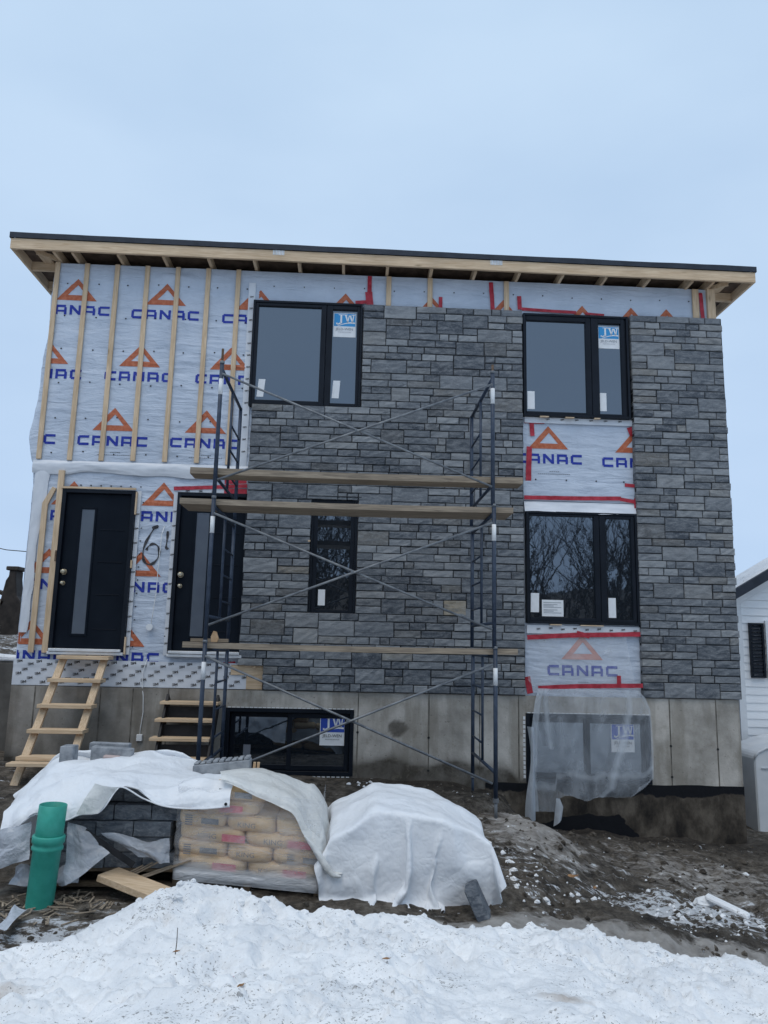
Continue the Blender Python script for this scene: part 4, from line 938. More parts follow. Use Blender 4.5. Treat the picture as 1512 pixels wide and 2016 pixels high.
for (za, zb) in ((4.60, 3.42), (3.04, 1.88), (1.54, .32)):
    br = MB().tube([(-1.49,-1.835,za),(1.50,-1.835,zb)], .0125, 8).build('cross_brace', M['galv'], sc, smooth=True)
    MB().tube([(1.50,-1.86,za-.02),(-1.47,-1.86,zb-.02)], .0125, 8).build('cross_brace', M['galv'], sc, smooth=True)
    MB().tube([(0,-1.88,(za+zb)/2-.01),(0,-1.82,(za+zb)/2-.01)], .014, 8).build('pivot_bolt', M['galv'], br)
def plank(name, label, x0, x1, y0, y1, z0, z1, dz=0, chips=False):
    mb = MB(); n = 14
    for i in range(n):
        a, b = x0+(x1-x0)*i/n, x0+(x1-x0)*(i+1)/n
        sa, sb = [-.012*math.sin(math.pi*(q-x0)/(x1-x0))+dz*(q-x0)/(x1-x0) for q in (a, b)]
        v_ = [(a,y0,z0+sa),(b,y0,z0+sb),(b,y1,z0+sb),(a,y1,z0+sa),(a,y0,z1+sa),(b,y0,z1+sb),(b,y1,z1+sb),(a,y1,z1+sa)]
        fs = [(0,3,2,1),(4,5,6,7),(0,1,5,4),(2,3,7,6)]
        if i == 0: fs.append((3,0,4,7))
        if i == n-1: fs.append((1,2,6,5))
        mb.add(v_, fs)
    return mb
def put_plank(name, label, parts):
    t_ = None
    for i, (mb, m_) in enumerate(parts):
        if i == 0: t_ = mb.build(name, M[m_], cat='plank', label=label, group='planks laid on the scaffold')
        else: mb.build('second_board', M[m_], t_)
put_plank('scaffold_plank', 'topmost scaffold plank resting on the upper rails', [(plank('', '', -1.79, 1.86, -1.75, -1.47, 3.485, 3.555, .0), 'grey_x')])
put_plank('scaffold_plank', 'wide middle scaffold plank just below the topmost one', [(plank('', '', -1.88, 1.75, -1.75, -1.27, 3.150, 3.212, .0), 'grey_x')])
put_plank('scaffold_plank', 'lowest scaffold plank at door sill height', [(plank('', '', -1.75, 1.79, -1.75, -1.47, 1.622, 1.682, .0), 'grey_x')])
mb = MB(); mb.box(-1.70,-1.30,-1.60,-1.56,1.685,1.72); mb.build('wood_offcut', M['grey_x'], cat='wood offcut', label='short dark wood stick lying on the lowest scaffold plank')
mb = MB(); mb.prism([(-1.46,1.684),(-1.40,1.684),(-1.385,1.72),(-1.41,1.79),(-1.44,1.80),(-1.465,1.74)], -1.72, -1.68); mb.build('wood_chunk', M['tan_chip'], cat='wood chunk', label='small splintered orange wood chunk on the lowest scaffold plank')

# ------------------------------------------------------------------ wooden stair to the left door
st = thing('wooden_stair', 'rough pine stair with five treads leaning below the left door', 'stair', (-3.4, -.5, .1))
tops = [(-3.55, -.07, 1.47), (-3.05, -.07, 1.47)]; bots = [(-3.68, -.92, .03), (-3.13, -.92, .06)]
for t_, b_ in zip(tops, bots): MB().bar(b_, t_, .085, .042, (0,1,0)).build('stringer', M['pine_z'], st, bevel=.003)
for k, z in enumerate((1.455, 1.185, .895, .625, .345)):
    f = (z-.05)/1.42; y = -.92+.85*f; xl = -3.68+.13*f
    MB().box(xl-.05, xl+.585, y-.13, y+.08, z-.022, z+.022).build('tread', M['pine_x'], st, bevel=.003)
MB().box(-3.735, -3.09, -1.04, -.885, .285, .322).build('tread', M['pine_x'], st, bevel=.003)
MB().box(-3.71,-3.66,-.96,-.88,.02,.035).build('foot_pad', M['blue_dk'], st)
# second stair with black stringers
s2 = thing('metal_stair', 'short stair with black stringers and four pine treads below the right door', 'stair', (-2.0, -.4, .05))
for x in (-2.24, -1.62): MB().prism([(0,0)]*0 or [(x-.02,.1),(x+.02,.1),(x+.02,1.0),(x-.02,1.0)], -.03, .02) if False else MB().bar((x,-.70,.02),(x,-.02,.99),.03,.16,(0,1,0)).build('stringer', M['stringer'], s2, bevel=.003)
for k, z in enumerate((.935, .74, .535, .32)):
    y = -.10-.14*k; MB().box(-2.30-.015*k, -1.59-.02*k, y-.13, y+.09, z-.018, z+.018).build('tread', M['pine_x'], s2, bevel=.003)
    if k: MB().box(-2.22, -1.64, y+.10, y+.11, z, z+.15).build('tread_gap_dark', M['stringer'], s2)  # black strips painted in for the dark seen through the open treads

# ------------------------------------------------------------------ pallets and stacks
def make_pallet(x0, x1, y0, y1, z, label, tl=0.0):
    p = thing('pallet', label, 'pallet', ((x0+x1)/2, (y0+y1)/2, z), 'pallets in front of the house')
    def T(mb): mb.v = [(x, y, zz+tl*(x-x0)) for x, y, zz in mb.v]; return mb
    for k in range(6): yy = y0+(y1-y0)*(k+.05)/6; T(MB().box(x0, x1, yy, yy+(y1-y0)/7.5, z+.105, z+.125)).build('deck_board', M['pallet'], p)
    for k in range(3): xx = x0+(x1-x0-.045)*k/2; T(MB().box(xx, xx+.045, y0, y1, z+.022, z+.104)).build('runner', M['pallet'], p)
    for k in range(3): yy = y0+(y1-y0-.1)*k/2; T(MB().box(x0, x1, yy, yy+.1, z, z+.021)).build('bottom_board', M['pallet'], p)
    return p
make_pallet(-2.25, -1.22, -3.85, -2.95, -.11, 'dark wooden pallet under the stack of dark stone at left')
make_pallet(-1.26, -.17, -3.84, -2.95, -.125, 'wooden pallet under the tan cement bags', -.085)
make_pallet(-.05, 1.0, -3.92, -3.0, -.21, 'wooden pallet under the white covered bundle')
# stone blocks of the left stack
blk = mat_stone(); blk.name = 'dark stacked stone'
def block_mesh(mb, x0, x1, y0, y1, z0, z1, tone):
    g = .004; n = 4; xs = np.linspace(x0+g, x1-g, n+1); vs = []; fs = []
    P = [[(x, y0+rs.uniform(-.008, .008), z) for x in xs] for z in (z0+g, (z0+z1)/2, z1-g)]
    vs = [q for r_ in P for q in r_]; fs = [(j*(n+1)+i, j*(n+1)+i+1, (j+1)*(n+1)+i+1, (j+1)*(n+1)+i) for j in range(2) for i in range(n)]
    b = len(vs); vs += [(x, y1, z0+g) for x in xs]+[(x, y1, z1-g) for x in xs]
    fs += [(b+i, b+i+1, i+1, i) for i in range(n)]+[(2*(n+1)+i, 2*(n+1)+i+1, b+n+2+i, b+n+1+i) for i in range(n)]
    fs += [(0, n+1, 2*n+2, b+n+1, b), (n, b+n, b+2*n+1, 3*n+2, 2*n+1), tuple(range(b+n+1, b+2*n+2))+tuple(range(b+n, b-1, -1))]
    mb.add(vs, fs, 0, tone=tone, hue=0)
ords = ('first', 'second', 'third', 'fourth')
level = ('bottom', 'second', 'middle', 'fourth', 'top')
for r_ in range(5):
    z0 = .015+.112*r_; x = -2.2+.06*(r_ % 2)
    kk = 0
    if r_ == 4: x = -1.98
    if r_ == 3: x = -2.08
    while x < -1.33:
        wd = rs.choice((.28, .34, .42)); x1 = min(x+wd, -1.26)
        mb = MB(); block_mesh(mb, x, x1, (-3.83 if r_ < 4 else -3.72)+rs.uniform(-.015, .02), -3.1, z0, z0+.112, rs.uniform(.0, .3))
        mb.build('stone_block', blk, cat='stone block', label=f'{ords[kk]} dark stone block from left in the {level[r_]} row under the left tarp', group='dark stone blocks stacked on the left pallet'); x = x1; kk += 1
# cement bags
KX, KY, KZ, TLT = -1.245, -3.85, .012, -.085
def bag(x0, x1, y0, y1, z0, h):
    nu, nv = 18, 10; vs = []; fs = []
    cx, cy = (x0+x1)/2, (y0+y1)/2; a, b = (x1-x0)/2, (y1-y0)/2
    for j in range(nv+1):
        ph = -math.pi/2+math.pi*j/nv
        for i in range(nu*2):
            th = 2*math.pi*i/(nu*2)
            c_, s_ = math.cos(th), math.sin(th); e = .22
            sx_ = math.copysign(abs(c_)**e, c_); sy_ = math.copysign(abs(s_)**e, s_); cp = abs(math.cos(ph))**.11; sp = math.copysign(abs(math.sin(ph))**.95, math.sin(ph))
            x = cx+a*sx_*cp; y = cy+b*sy_*cp; z = z0+h/2*(1+sp)
            x += .006*float(vnoise(x*9, z*14, 201)); y += .014*float(fbm(x*8+y, z*13, 203, 3)); z += .012*float(vnoise(x*5, y*5+z0*30, 205))-.006*math.cos((x-cx)/a*2.2)
            vs.append((x, y, z+TLT*(x-KX)))
    n = nu*2
    fs = [(j*n+i, j*n+(i+1)%n, (j+1)*n+(i+1)%n, (j+1)*n+i) for j in range(nv) for i in range(n)]
    return MB().add(vs, fs)
names = ('bottom', 'second', 'third', 'fourth', 'fifth', 'top')
def bag_print(b, x, z, kind):
    y = KY-.017; p = MB(); zz = lambda q: z+TLT*(q-KX)
    if kind == 'king':
        text(p, 'KING', .052, x+.10, y, zz(x+.10), 1.15, 0, TLT); p.build('bag_print', M['bag_grey'], b)
        p = MB(); p.add([(x+.21,y,zz(x+.21)-.026),(x+.385,y,zz(x+.385)-.026),(x+.385,y,zz(x+.385)+.026),(x+.21,y,zz(x+.21)+.026)], [(0,1,2,3)]); p.build('bag_print', M['bag_red'], b)
    else:
        for k in range(5): p.add([(x,y,zz(x)-.036+k*.016),(x+.055,y,zz(x+.055)-.036+k*.016),(x+.055,y,zz(x+.055)-.027+k*.016),(x,y,zz(x)-.027+k*.016)], [(0,1,2,3)])
        p.add([(x+.12,y,zz(x+.12)-.018),(x+.25,y,zz(x+.25)-.018),(x+.25,y,zz(x+.25)+.022),(x+.12,y,zz(x+.12)+.022)], [(0,1,2,3)]); p.build('bag_print', M['bag_grey'], b)
for r_ in range(6):
    z0 = KZ+.104*r_; sh = .02*rs.uniform(-1, 1)
    cuts = ((0, .54, 1.055), (0, .36, .70, 1.055), (0, .50, 1.055), (0, .35, .72, 1.0), (0, .60), (.24, .64))[r_]
    for q, (a, b) in enumerate(zip(cuts, cuts[1:])):
        a += KX+(sh if q else 0); b += KX+(sh if q < len(cuts)-2 else 0)
        nm = {2: ('left', 'right'), 3: ('left', 'centre', 'right')}.get(len(cuts)-1, ('',))[q]
        lb = f'{nm} tan cement bag in the {names[r_]} layer of the pallet'.strip() if r_ < 4 else ('long tan cement bag in the fifth layer under the white tarp' if r_ == 4 else 'single tan cement bag on top of the pallet stack')
        o = bag(a-.004, b+.004, KY+rs.uniform(-.012, .012), -3.03, z0, .127).build('cement_bag', M['tan'], smooth=True, cat='cement bag', label=lb, group='tan cement bags stacked on the middle pallet')
        if b-a > .40: bag_print(o, a+.06+.03*(r_ % 3), z0+.056, 'king')
        elif q == 1:
            p = MB(); xk = (a+b)/2; text(p, 'KING', .05, xk-.03, KY-.019, z0+.056+TLT*(xk-KX), 1.15, 0, TLT); p.build('bag_print', M['bag_grey'], o)
        elif not (r_ == 3 and q == 2): bag_print(o, a+.05+.03*q, z0+.055, 'bars')
# stretch film round the bags
U_ = np.linspace(0, 1, 90); V_ = np.linspace(0, 1, 40); UU, VV = np.meshgrid(U_, V_)
per = np.interp(UU, [0, .22, .26, .74, .78, 1], [0, 1, 1.0, 2, 2.0, 3])
fx_ = np.interp(UU, [0, .22, .25, .75, .78, 1], [KX-.015, KX-.025, KX-.005, KX+1.06, KX+1.075, KX+1.07]); fy_ = np.interp(UU, [0, .22, .25, .75, .78, 1], [-3.05, KY+.02, KY-.032, KY-.032, KY+.02, -3.05])
fz_ = -.045+.66*VV+TLT*(fx_-KX)
rg = ridged(UU*4, VV*14, 211, 3)*.008; fy_ = fy_-rg-.012*np.exp(-((VV-.08)/.06)**2); fx_ = fx_+np.where(UU < .24, -1, np.where(UU > .76, 1, 0))*rg
thick = .55*sstep(.26, .05, VV)*(.75+.4*ridged(UU*2, VV*30, 213, 2))+.12*np.exp(-((VV-.78)/.01)**2)
np_mesh('stretch_film', fx_, fy_, fz_, M['film'], {'thick': thick}, label='clear stretch film wrapped round the tan cement bags', cat='stretch film')

# ------------------------------------------------------------------ tarps
def catmull(P, n):
    P = np.array(P, float); k = len(P); t = np.linspace(0, k-1, n); i = np.clip(t.astype(int), 0, k-2); u = (t-i)[:, None]
    p0 = P[np.maximum(i-1, 0)]; p1 = P[i]; p2 = P[i+1]; p3 = P[np.minimum(i+2, k-1)]
    return .5*(2*p1+(p2-p0)*u+(2*p0-5*p1+4*p2-p3)*u**2+(3*p1-p0-3*p2+p3)*u**3)
def loft(rows, nu, nv):
    A = np.array([catmull(r_, nu) for r_ in rows])          # rows x nu x 3
    B = np.stack([catmull(A[:, k], nv) for k in range(nu)], 1); return B
def crumple(B, amp, seed, fu, fv, lim=1.0, edge=True):
    du = np.gradient(B, axis=1); dv = np.gradient(B, axis=0); n_ = np.cross(du, dv); n_ /= np.linalg.norm(n_, axis=2, keepdims=True)+1e-9
    nv, nu = B.shape[:2]; L = np.cumsum(np.r_[0, np.linalg.norm(np.diff(B[nv//2], axis=0), axis=1)]); Lv = np.cumsum(np.r_[0, np.linalg.norm(np.diff(B[:, nu//2], axis=0), axis=1)])
    u, v = np.meshgrid(L, Lv)
    wu = u+.25*fbm(u*2, v*2, seed+50, 2); wv = v+.25*fbm(u*2+7, v*2, seed+60, 2)
    h = ridged(wu*fu, wv*fv, seed, 4, .5)+.5*fbm(u*fu*.7, v*fv*.7, seed+9, 3)+.25*ridged(u*fu*3, v*fv*3, seed+19, 3)
    cr_ = random.Random(seed); hc_ = 0
    for k in range(11):
        th = cr_.uniform(0, math.pi); w_ = cr_.uniform(.16, .5); s_ = u*math.cos(th)+v*math.sin(th)+.05*fbm(u*2.5, v*2.5, seed+70+k, 2)
        t_ = np.abs(((s_/w_+cr_.random()) % 1)-.5)*2-.5
        hc_ = hc_+t_*(w_/.35)*sstep(-.05, .55, vnoise(u*2.0+k*3.7, v*2.0-k*1.9, seed+90+k))
    return B+n_*(amp*(.55*h+1.9*hc_))[..., None]
def shift(row, dy=0, dz=0, sx_=1.0): return [(x*sx_, y+dy, z+dz) for x, y, z in row]
LB = [(-2.807,-3.00,0.324),(-2.634,-3.00,0.513),(-2.506,-3.00,0.662),(-2.372,-3.00,0.702),(-2.112,-3.00,0.693),(-1.874,-3.00,0.702),(-1.680,-3.00,0.726),(-1.483,-3.00,0.708),(-1.305,-3.00,0.651),(-1.125,-3.00,0.561),(-0.993,-3.00,0.546)]
LC = [(-2.570,-3.75,0.361),(-2.428,-3.75,0.454),(-2.284,-3.75,0.530),(-2.153,-3.75,0.569),(-2.004,-3.75,0.608),(-1.854,-3.75,0.660),(-1.738,-3.75,0.655),(-1.562,-3.75,0.615),(-1.367,-3.75,0.610),(-1.099,-3.75,0.655),(-0.859,-3.78,0.675)]
LD = [(-2.504,-3.93,0.210),(-2.373,-3.93,0.340),(-2.252,-3.94,0.414),(-2.064,-3.96,0.375),(-1.940,-3.97,0.420),(-1.794,-3.99,0.450),(-1.670,-3.99,0.620),(-1.485,-3.96,0.535),(-1.313,-3.95,0.480),(-1.070,-3.95,0.469),(-0.857,-3.94,0.486)]
B = loft([shift(LB, .35, -.45), shift(LB, .05, -.02), LB, [( (a[0]+b[0])/2, -3.4, (a[2]+b[2])/2+.0) for a, b in zip(LB, LC)], LC, [((a[0]+b[0])/2, -3.90, a[2]*.55+b[2]*.45) for a, b in zip(LC, LD)], LD], 200, 130)
B = crumple(B, .012, 301, 3.0, 3.6)
np_mesh('white_tarp', B[..., 0], B[..., 1], B[..., 2], M['tarp'], label='white tarp with grommet draped over the dark stone stack at left', cat='tarp')
tp = [o for o in col.objects if o.name.startswith('white_tarp')][0]
qa, qb, qc, qd = [np.array(q) for q in ((-1.96,-4.0,.425), (-1.795,-4.03,.440), (-1.665,-4.015,.625), (-1.84,-4.0,.645))]
fu_, fv_ = np.meshgrid(np.linspace(0, 1, 24), np.linspace(0, 1, 24)); fu_, fv_ = fu_[..., None], fv_[..., None]
fb_ = qa*(1-fu_)*(1-fv_)+qb*fu_*(1-fv_)+qc*fu_*fv_+qd*(1-fu_)*fv_; fb_[..., 1] -= .03*np.sin(fu_[..., 0]*3.14)*fv_[..., 0]; fb_ = crumple(fb_, .005, 305, 7, 7)
np_mesh('folded_flap', fb_[..., 0], fb_[..., 1], fb_[..., 2], M['cream'], parent=tp)
hem = MB(); hm = catmull(LD, 80); hem.tube([(x, y-.006, z) for x, y, z in hm], .006, 6); hem.build('hem', M['tarp'], tp, smooth=True)
MB().tube([(-.885,-3.955,.505),(-.885,-3.966,.505)], .011, 10).build('grommet', M['stringer'], tp)
CU = [(-1.062,-3.20,0.582),(-0.860,-3.20,0.618),(-0.690,-3.20,0.621),(-0.517,-3.20,0.578),(-0.343,-3.20,0.499),(-0.267,-3.20,0.504),(-0.146,-3.20,0.359),(-0.075,-3.20,0.137),(0.0,-3.20,0.0),(0.03,-3.20,-0.09)]
CM = [(-0.965,-3.72,0.656),(-0.816,-3.72,0.666),(-0.658,-3.72,0.635),(-0.486,-3.72,0.577),(-0.345,-3.72,0.507),(-0.239,-3.72,0.404),(-0.169,-3.76,0.293),(-0.097,-3.78,0.153),(-0.036,-3.80,0.054),(0.020,-3.80,0.007)]
CL = [(-0.923,-3.90,0.661),(-0.807,-3.92,0.625),(-0.651,-3.92,0.555),(-0.476,-3.92,0.483),(-0.378,-3.92,0.430),(-0.296,-3.93,0.286),(-0.217,-3.93,0.197),(-0.137,-3.94,0.090),(-0.078,-3.95,0.025),(-0.013,-3.95,0.010)]
CM2 = [(a[0]*.5+b[0]*.5, -3.88, a[2]*.5+b[2]*.5+.012) for a, b in zip(CM, CL)]
B = loft([shift(CU, .2, -.5), CU, CM, CM2, CL], 150, 80); B = crumple(B, .009, 311, 5, 3)
np_mesh('cream_sheet', B[..., 0], B[..., 1], B[..., 2], M['cream'], label='cream plastic sheet sliding off the cement bags between the two tarps', cat='plastic sheet')
cs = [o for o in col.objects if o.name.startswith('cream_sheet')][0]
lip = MB(); lip.tube([(x, y-.012, z) for x, y, z in catmull(CL[5:], 30)], [.006+.022*math.sin(math.pi*k/29) for k in range(30)], 8); lip.build('rolled_edge', M['cream'], cs, smooth=True)
RT = [(-0.145,-3.10,0.300),(0.045,-3.10,0.395),(0.237,-3.10,0.500),(0.478,-3.10,0.493),(0.741,-3.10,0.455),(0.983,-3.10,0.354),(1.159,-3.10,0.232),(1.290,-3.10,0.110)]
def drape(nu, nv, x0, x1, y0, y1, body, ground, iters, seed, skew=0.0):
    # small position-based cloth solver: a flat sheet falls over the bundle and settles
    u, v = np.meshgrid(np.linspace(0, 1, nu), np.linspace(0, 1, nv))
    P = np.stack([x0+(x1-x0)*u+skew*(v-.5), y0+(y1-y0)*v-skew*(u-.5), np.full(u.shape, .62)], -1)
    P[..., 2] += .015*fbm(u*5, v*5, seed, 3)+.02*ridged(u*3+v, v*3-u, seed+3, 2)
    V = np.zeros_like(P); hx_ = (x1-x0)/(nu-1); hy_ = (y1-y0)/(nv-1); hd = math.hypot(hx_, hy_)
    def solve(sa, sb, L, k):
        for par in (0, 1):
            A = P[sa(par)]; B_ = P[sb(par)]; n0 = min(A.shape[0], B_.shape[0]); n1 = min(A.shape[1], B_.shape[1]); A = A[:n0, :n1]; B_ = B_[:n0, :n1]
            d_ = B_-A; l_ = np.sqrt((d_*d_).sum(-1, keepdims=True))+1e-9; c_ = d_*(.5*k*(l_-L)/l_)
            P[sa(par)][:n0, :n1] += c_; P[sb(par)][:n0, :n1] -= c_
    S = slice
    for it in range(iters):
        V *= .985; V[..., 2] -= .00035; Q = P.copy(); P += V
        for rep_ in range(9):
            solve(lambda p: (S(None), S(p, -1, 2)), lambda p: (S(None), S(p+1, None, 2)), hx_, 1); solve(lambda p: (S(p, -1, 2), S(None)), lambda p: (S(p+1, None, 2), S(None)), hy_, 1)
            solve(lambda p: (S(p, -1, 2), S(0, -1)), lambda p: (S(p+1, None, 2), S(1, None)), hd, .6); solve(lambda p: (S(p, -1, 2), S(1, None)), lambda p: (S(p+1, None, 2), S(0, -1)), hd, .6)
            if rep_ % 4 == 0:
                for par in (0, 1, 2, 3):
                    for ax_, L in ((1, 2*hx_), (0, 2*hy_)):
                        sl_a = (S(None), S(par, -2, 4)) if ax_ else (S(par, -2, 4), S(None)); sl_b = (S(None), S(par+2, None, 4)) if ax_ else (S(par+2, None, 4), S(None))
                        A = P[sl_a]; B_ = P[sl_b]; d_ = B_-A; l_ = np.sqrt((d_*d_).sum(-1, keepdims=True))+1e-9; c_ = d_*(.5*.06*(l_-L)/l_); P[sl_a] += c_; P[sl_b] -= c_
        P0 = P.copy(); body(P); hit = np.abs(P-P0).sum(-1) > 1e-6; P[hit, :2] = .5*P[hit, :2]+.5*Q[hit, :2]; gz_ = ground(P[..., 0], P[..., 1]); low = P[..., 2] < gz_
        P[..., 2] = np.where(low, gz_, P[..., 2]); V = P-Q; V[low] *= .3; V[..., :] = np.clip(V, -.03, .03)
    return P
BX = np.array([-.14,.045,.237,.478,.741,.983,1.13]); BZ = np.array([.315,.405,.495,.485,.445,.345,.25])
def bundle(P):
    x, y, z = P[..., 0], P[..., 1], P[..., 2]; e = .012
    top = np.interp(x, BX, BZ)-.05*sstep(-3.35, -3.95, y)+.045*fbm(x*3.3, y*3.3, 331, 3)+e
    dx0 = x-(-.10-e); dx1 = (1.10+e)-x; dy0 = y-(-3.93-e); dy1 = (-3.05+e)-y; dz = top-z
    ins = (dx0 > 0) & (dx1 > 0) & (dy0 > 0) & (dy1 > 0) & (dz > 0)
    dy0 = dy0+.03*fbm(x*4, z*3, 335, 2)-.01; m_ = np.stack([dz, dx0, dx1, dy0, dy1], -1); k_ = np.argmin(m_, -1)
    P[..., 2] += np.where(ins & (k_ == 0), dz, 0)*.9; P[..., 0] += np.where(ins & (k_ == 1), -dx0, 0)+np.where(ins & (k_ == 2), dx1, 0); P[..., 1] += np.where(ins & (k_ == 3), -dy0, 0)+np.where(ins & (k_ == 4), dy1, 0)
B = drape(84, 84, -.27, 1.42, -4.60, -2.55, bundle, lambda x, y: -.16-.06*sstep(-.1, 1.0, x)-.10*sstep(-3.9, -4.3, y)*0, 330, 341, .16)
B = crumple(B, .006, 343, 4, 4)
np_mesh('white_tarp', B[..., 0], B[..., 1], B[..., 2], M['tarp'], label='white tarp covering the rounded bundle beside the mud slope', cat='tarp')
tp2 = [o for o in col.objects if o.name.startswith('white_tarp')][-1]
sbm = tp2.modifiers.new('smooth', 'SUBSURF'); sbm.levels = 1; sbm.render_levels = 1
print('tarp bounds', B.reshape(-1, 3).min(0), B.reshape(-1, 3).max(0))
# curled left lip and right lip of that tarp
# bundle under the tarp
mb = MB()
for r_ in range(3): block_mesh(mb, .1+.03*r_, .92-.1*r_, -3.76+.02*r_, -3.15, -.08+.11*r_, .03+.11*r_, .2)
mb.build('stone_bundle', blk, cat='stone bundle', label='stack of stone hidden under the right white tarp')
# plastic scraps round the left pallet
def scrap(name, corners, seed, label, mat_='scrap', amp=.02, th=0.0):
    a, b, c_, d_ = [np.array(q, float) for q in corners]; u, v = np.meshgrid(np.linspace(0, 1, 40), np.linspace(0, 1, 40)); u_, v_ = u[..., None], v[..., None]
    B = a*(1-u_)*(1-v_)+b*u_*(1-v_)+c_*u_*v_+d_*(1-u_)*v_; B[..., 1] -= .05*np.sin(u*3.1)*np.sin(v*3.1)
    B = crumple(B, amp, seed, 5, 5)
    return np_mesh(name, B[..., 0], B[..., 1], B[..., 2], M[mat_], {'thick': np.full(u.shape, th)}, label=label, cat='plastic scrap')
scrap('plastic_scrap', [(-2.62,-3.93,.24),(-2.29,-3.98,.37),(-2.26,-4.02,.12),(-2.60,-4.02,.0)], 331, 'whitish crumpled plastic hanging at the far left below the tarp', th=.25)
scrap('plastic_scrap', [(-2.04,-3.93,.36),(-1.90,-3.95,.33),(-1.69,-4.02,.17),(-1.95,-4.08,-.04)], 333, 'grey torn plastic right of the green pipe')
scrap('plastic_scrap', [(-1.79,-3.90,.27),(-1.29,-3.91,.245),(-1.27,-3.96,.09),(-1.50,-3.96,.13)], 335, 'loose plastic tail under the dark stone stack')
scrap('plastic_scrap', [(-2.42,-3.82,.0),(-1.95,-3.84,.02),(-1.90,-3.98,-.07),(-2.42,-3.92,-.09)], 337, 'flattened plastic on the ground round the pipe foot', amp=.03)
scrap('plastic_scrap', [(-2.16,-4.45,-.06),(-2.08,-4.45,-.055),(-2.09,-4.72,-.10),(-2.18,-4.70,-.095)], 339, 'thin white plastic strip on the mud left of the pipe', amp=.012, th=.3)
scrap('plastic_scrap', [(-.21,-3.80,.20),(-.15,-3.80,.12),(-.13,-3.82,-.10),(-.20,-3.83,-.12)], 341, 'grey film hanging between the bags and the right tarp', amp=.012)
# black strap and loose slats in front of the left stack
mb = MB(); mb.bar((-1.90,-3.96,.30),(-1.52,-3.99,.08),.045,.006,(0,1,0)); mb.build('black_strap', M['stringer'], cat='strap', label='slanting black strap across the dark stone stack')
for k in range(6):
    x = -1.72+.05*k; mb = MB(); mb.bar((x-.02,-3.90-.01*k,-.08+.01*k),(x+.24+.02*k,-3.88,.05+.02*(k % 3)),.018,.008); mb.build('wood_lath', M['grey_x'], cat='wood lath', label=('leftmost','second','third','fourth','fifth','rightmost')[k]+' thin grey lath in the fan under the dark stone stack', group='laths jumbled under the left stack')
chips = MB()
for k in range(90):
    x, y = rs.gauss(-1.95, .3), rs.gauss(-4.2, .14); a_ = rs.uniform(0, 3.14); L_ = rs.uniform(.02, .07); z_ = gheight_(x, y)+.008
    chips.obox((x, y, z_), (math.cos(a_)*L_, math.sin(a_)*L_, rs.uniform(-.01, .015)), (-math.sin(a_)*.006, math.cos(a_)*.006, 0), (0, 0, .003))
chips.build('wood_chips', M['grey_x'], kind='stuff')
# concrete pieces lying on the tarp
def rough_block(x0, x1, y0, y1, z0, z1, name, label, rx=0.0, tl=0.0, tooth=False, m_='concrete_unit'):
    nx, ny, nz_ = 10, 4, 4; mb = MB()
    mb.box(x0, x1, y0, y1, z0, z1)
    if tooth:
        n = 9
        for k in range(n): a = x0+(x1-x0)*k/n; mb.box(a+.004, a+(x1-x0)/n-.006, y0+.012, y1-.01, z1, z1+.016+.012*rs.random())
    cx = (x0+x1)/2
    mb.v = [(x, y, z+tl*(x-x0)) for x, y, z in mb.v]
    return mb.build(name, M[m_], cat='concrete block', label=label, bevel=.006)
rough_block(-2.395, -2.285, -3.22, -3.08, .655, .80, 'concrete_block', 'small upright grey block on the left end of the tarp')
rough_block(-2.24, -1.90, -2.95, -2.86, .67, .80, 'concrete_block', 'back one of two long grey blocks on the tarp', 0, -.02)
rough_block(-2.18, -1.835, -3.09, -3.00, .655, .785, 'concrete_block', 'front one of two long grey blocks on the tarp', 0, -.05)
rough_block(-1.27, -.805, -3.30, -3.14, .565, .675, 'concrete_block', 'tilted grey slab with toothed top edge above the cement bags', 0, .11, True)
mb = MB(); mb.obox((-1.99,-3.10,.70),(.07,.0,-.004),(0,.04,0),(.0,0,.018)); mb.build('pink_stone', surf('pinkish stone', (.42,.32,.30), (.52,.42,.40), 9), cat='stone', label='small pinkish stone chip in front of the two long blocks', bevel=.01)
for x, l_ in ((-.805, 'left'), (-.772, 'right')): MB().bar((x,-2.99,.53),(x+.01,-2.99,.665),.022,.022,(0,1,0)).build('wood_stake', M['pine_z'], cat='wood stake', label=f'{l_} one of two short pine stakes beside the tilted slab', group='short pine stakes')
# stone leaning on the right tarp
mb = MB(); mb.obox((.985,-4.10,-.13),(.045,.02,.01),(.02,.10,-.0),(-.06,.03,.125)); mb.build('leaning_stone', blk, cat='stone slab', label='grey stone slab leaning at the right foot of the white tarp', bevel=.008)
MB().box(.70,.93,-3.88,-3.72,-.22,-.12).build('wood_block', M['pallet'], cat='wood block', label='dark wood block in the gap under the right tarp')

# green pipe
gp = thing('sewer_pipe', 'green plastic sewer pipe standing upright out of the mud', 'pipe', (-2.15, -4.0, -.2))
def lathe(mb, p0, p1, prof, n=28):
    p0 = Vector(p0); p1 = Vector(p1); d_ = (p1-p0).normalized(); a = d_.orthogonal().normalized(); b = d_.cross(a); L = (p1-p0).length
    vs = [p0+d_*(t_*L)+(a*math.cos(2*math.pi*k/n)+b*math.sin(2*math.pi*k/n))*r_ for t_, r_ in prof for k in range(n)]
    return mb.add(vs, [(j*n+k, j*n+(k+1)%n, (j+1)*n+(k+1)%n, (j+1)*n+k) for j in range(len(prof)-1) for k in range(n)])
P0, P1 = (-2.115,-4.15,-.25), (-2.075,-4.15,.525)
lathe(MB(), P0, P1, [(.68,.088),(.69,.0945),(.997,.0945),(1.0,.091),(.997,.0875),(.7,.0875)]).build('spigot_pipe', M['green'], gp, smooth=True)
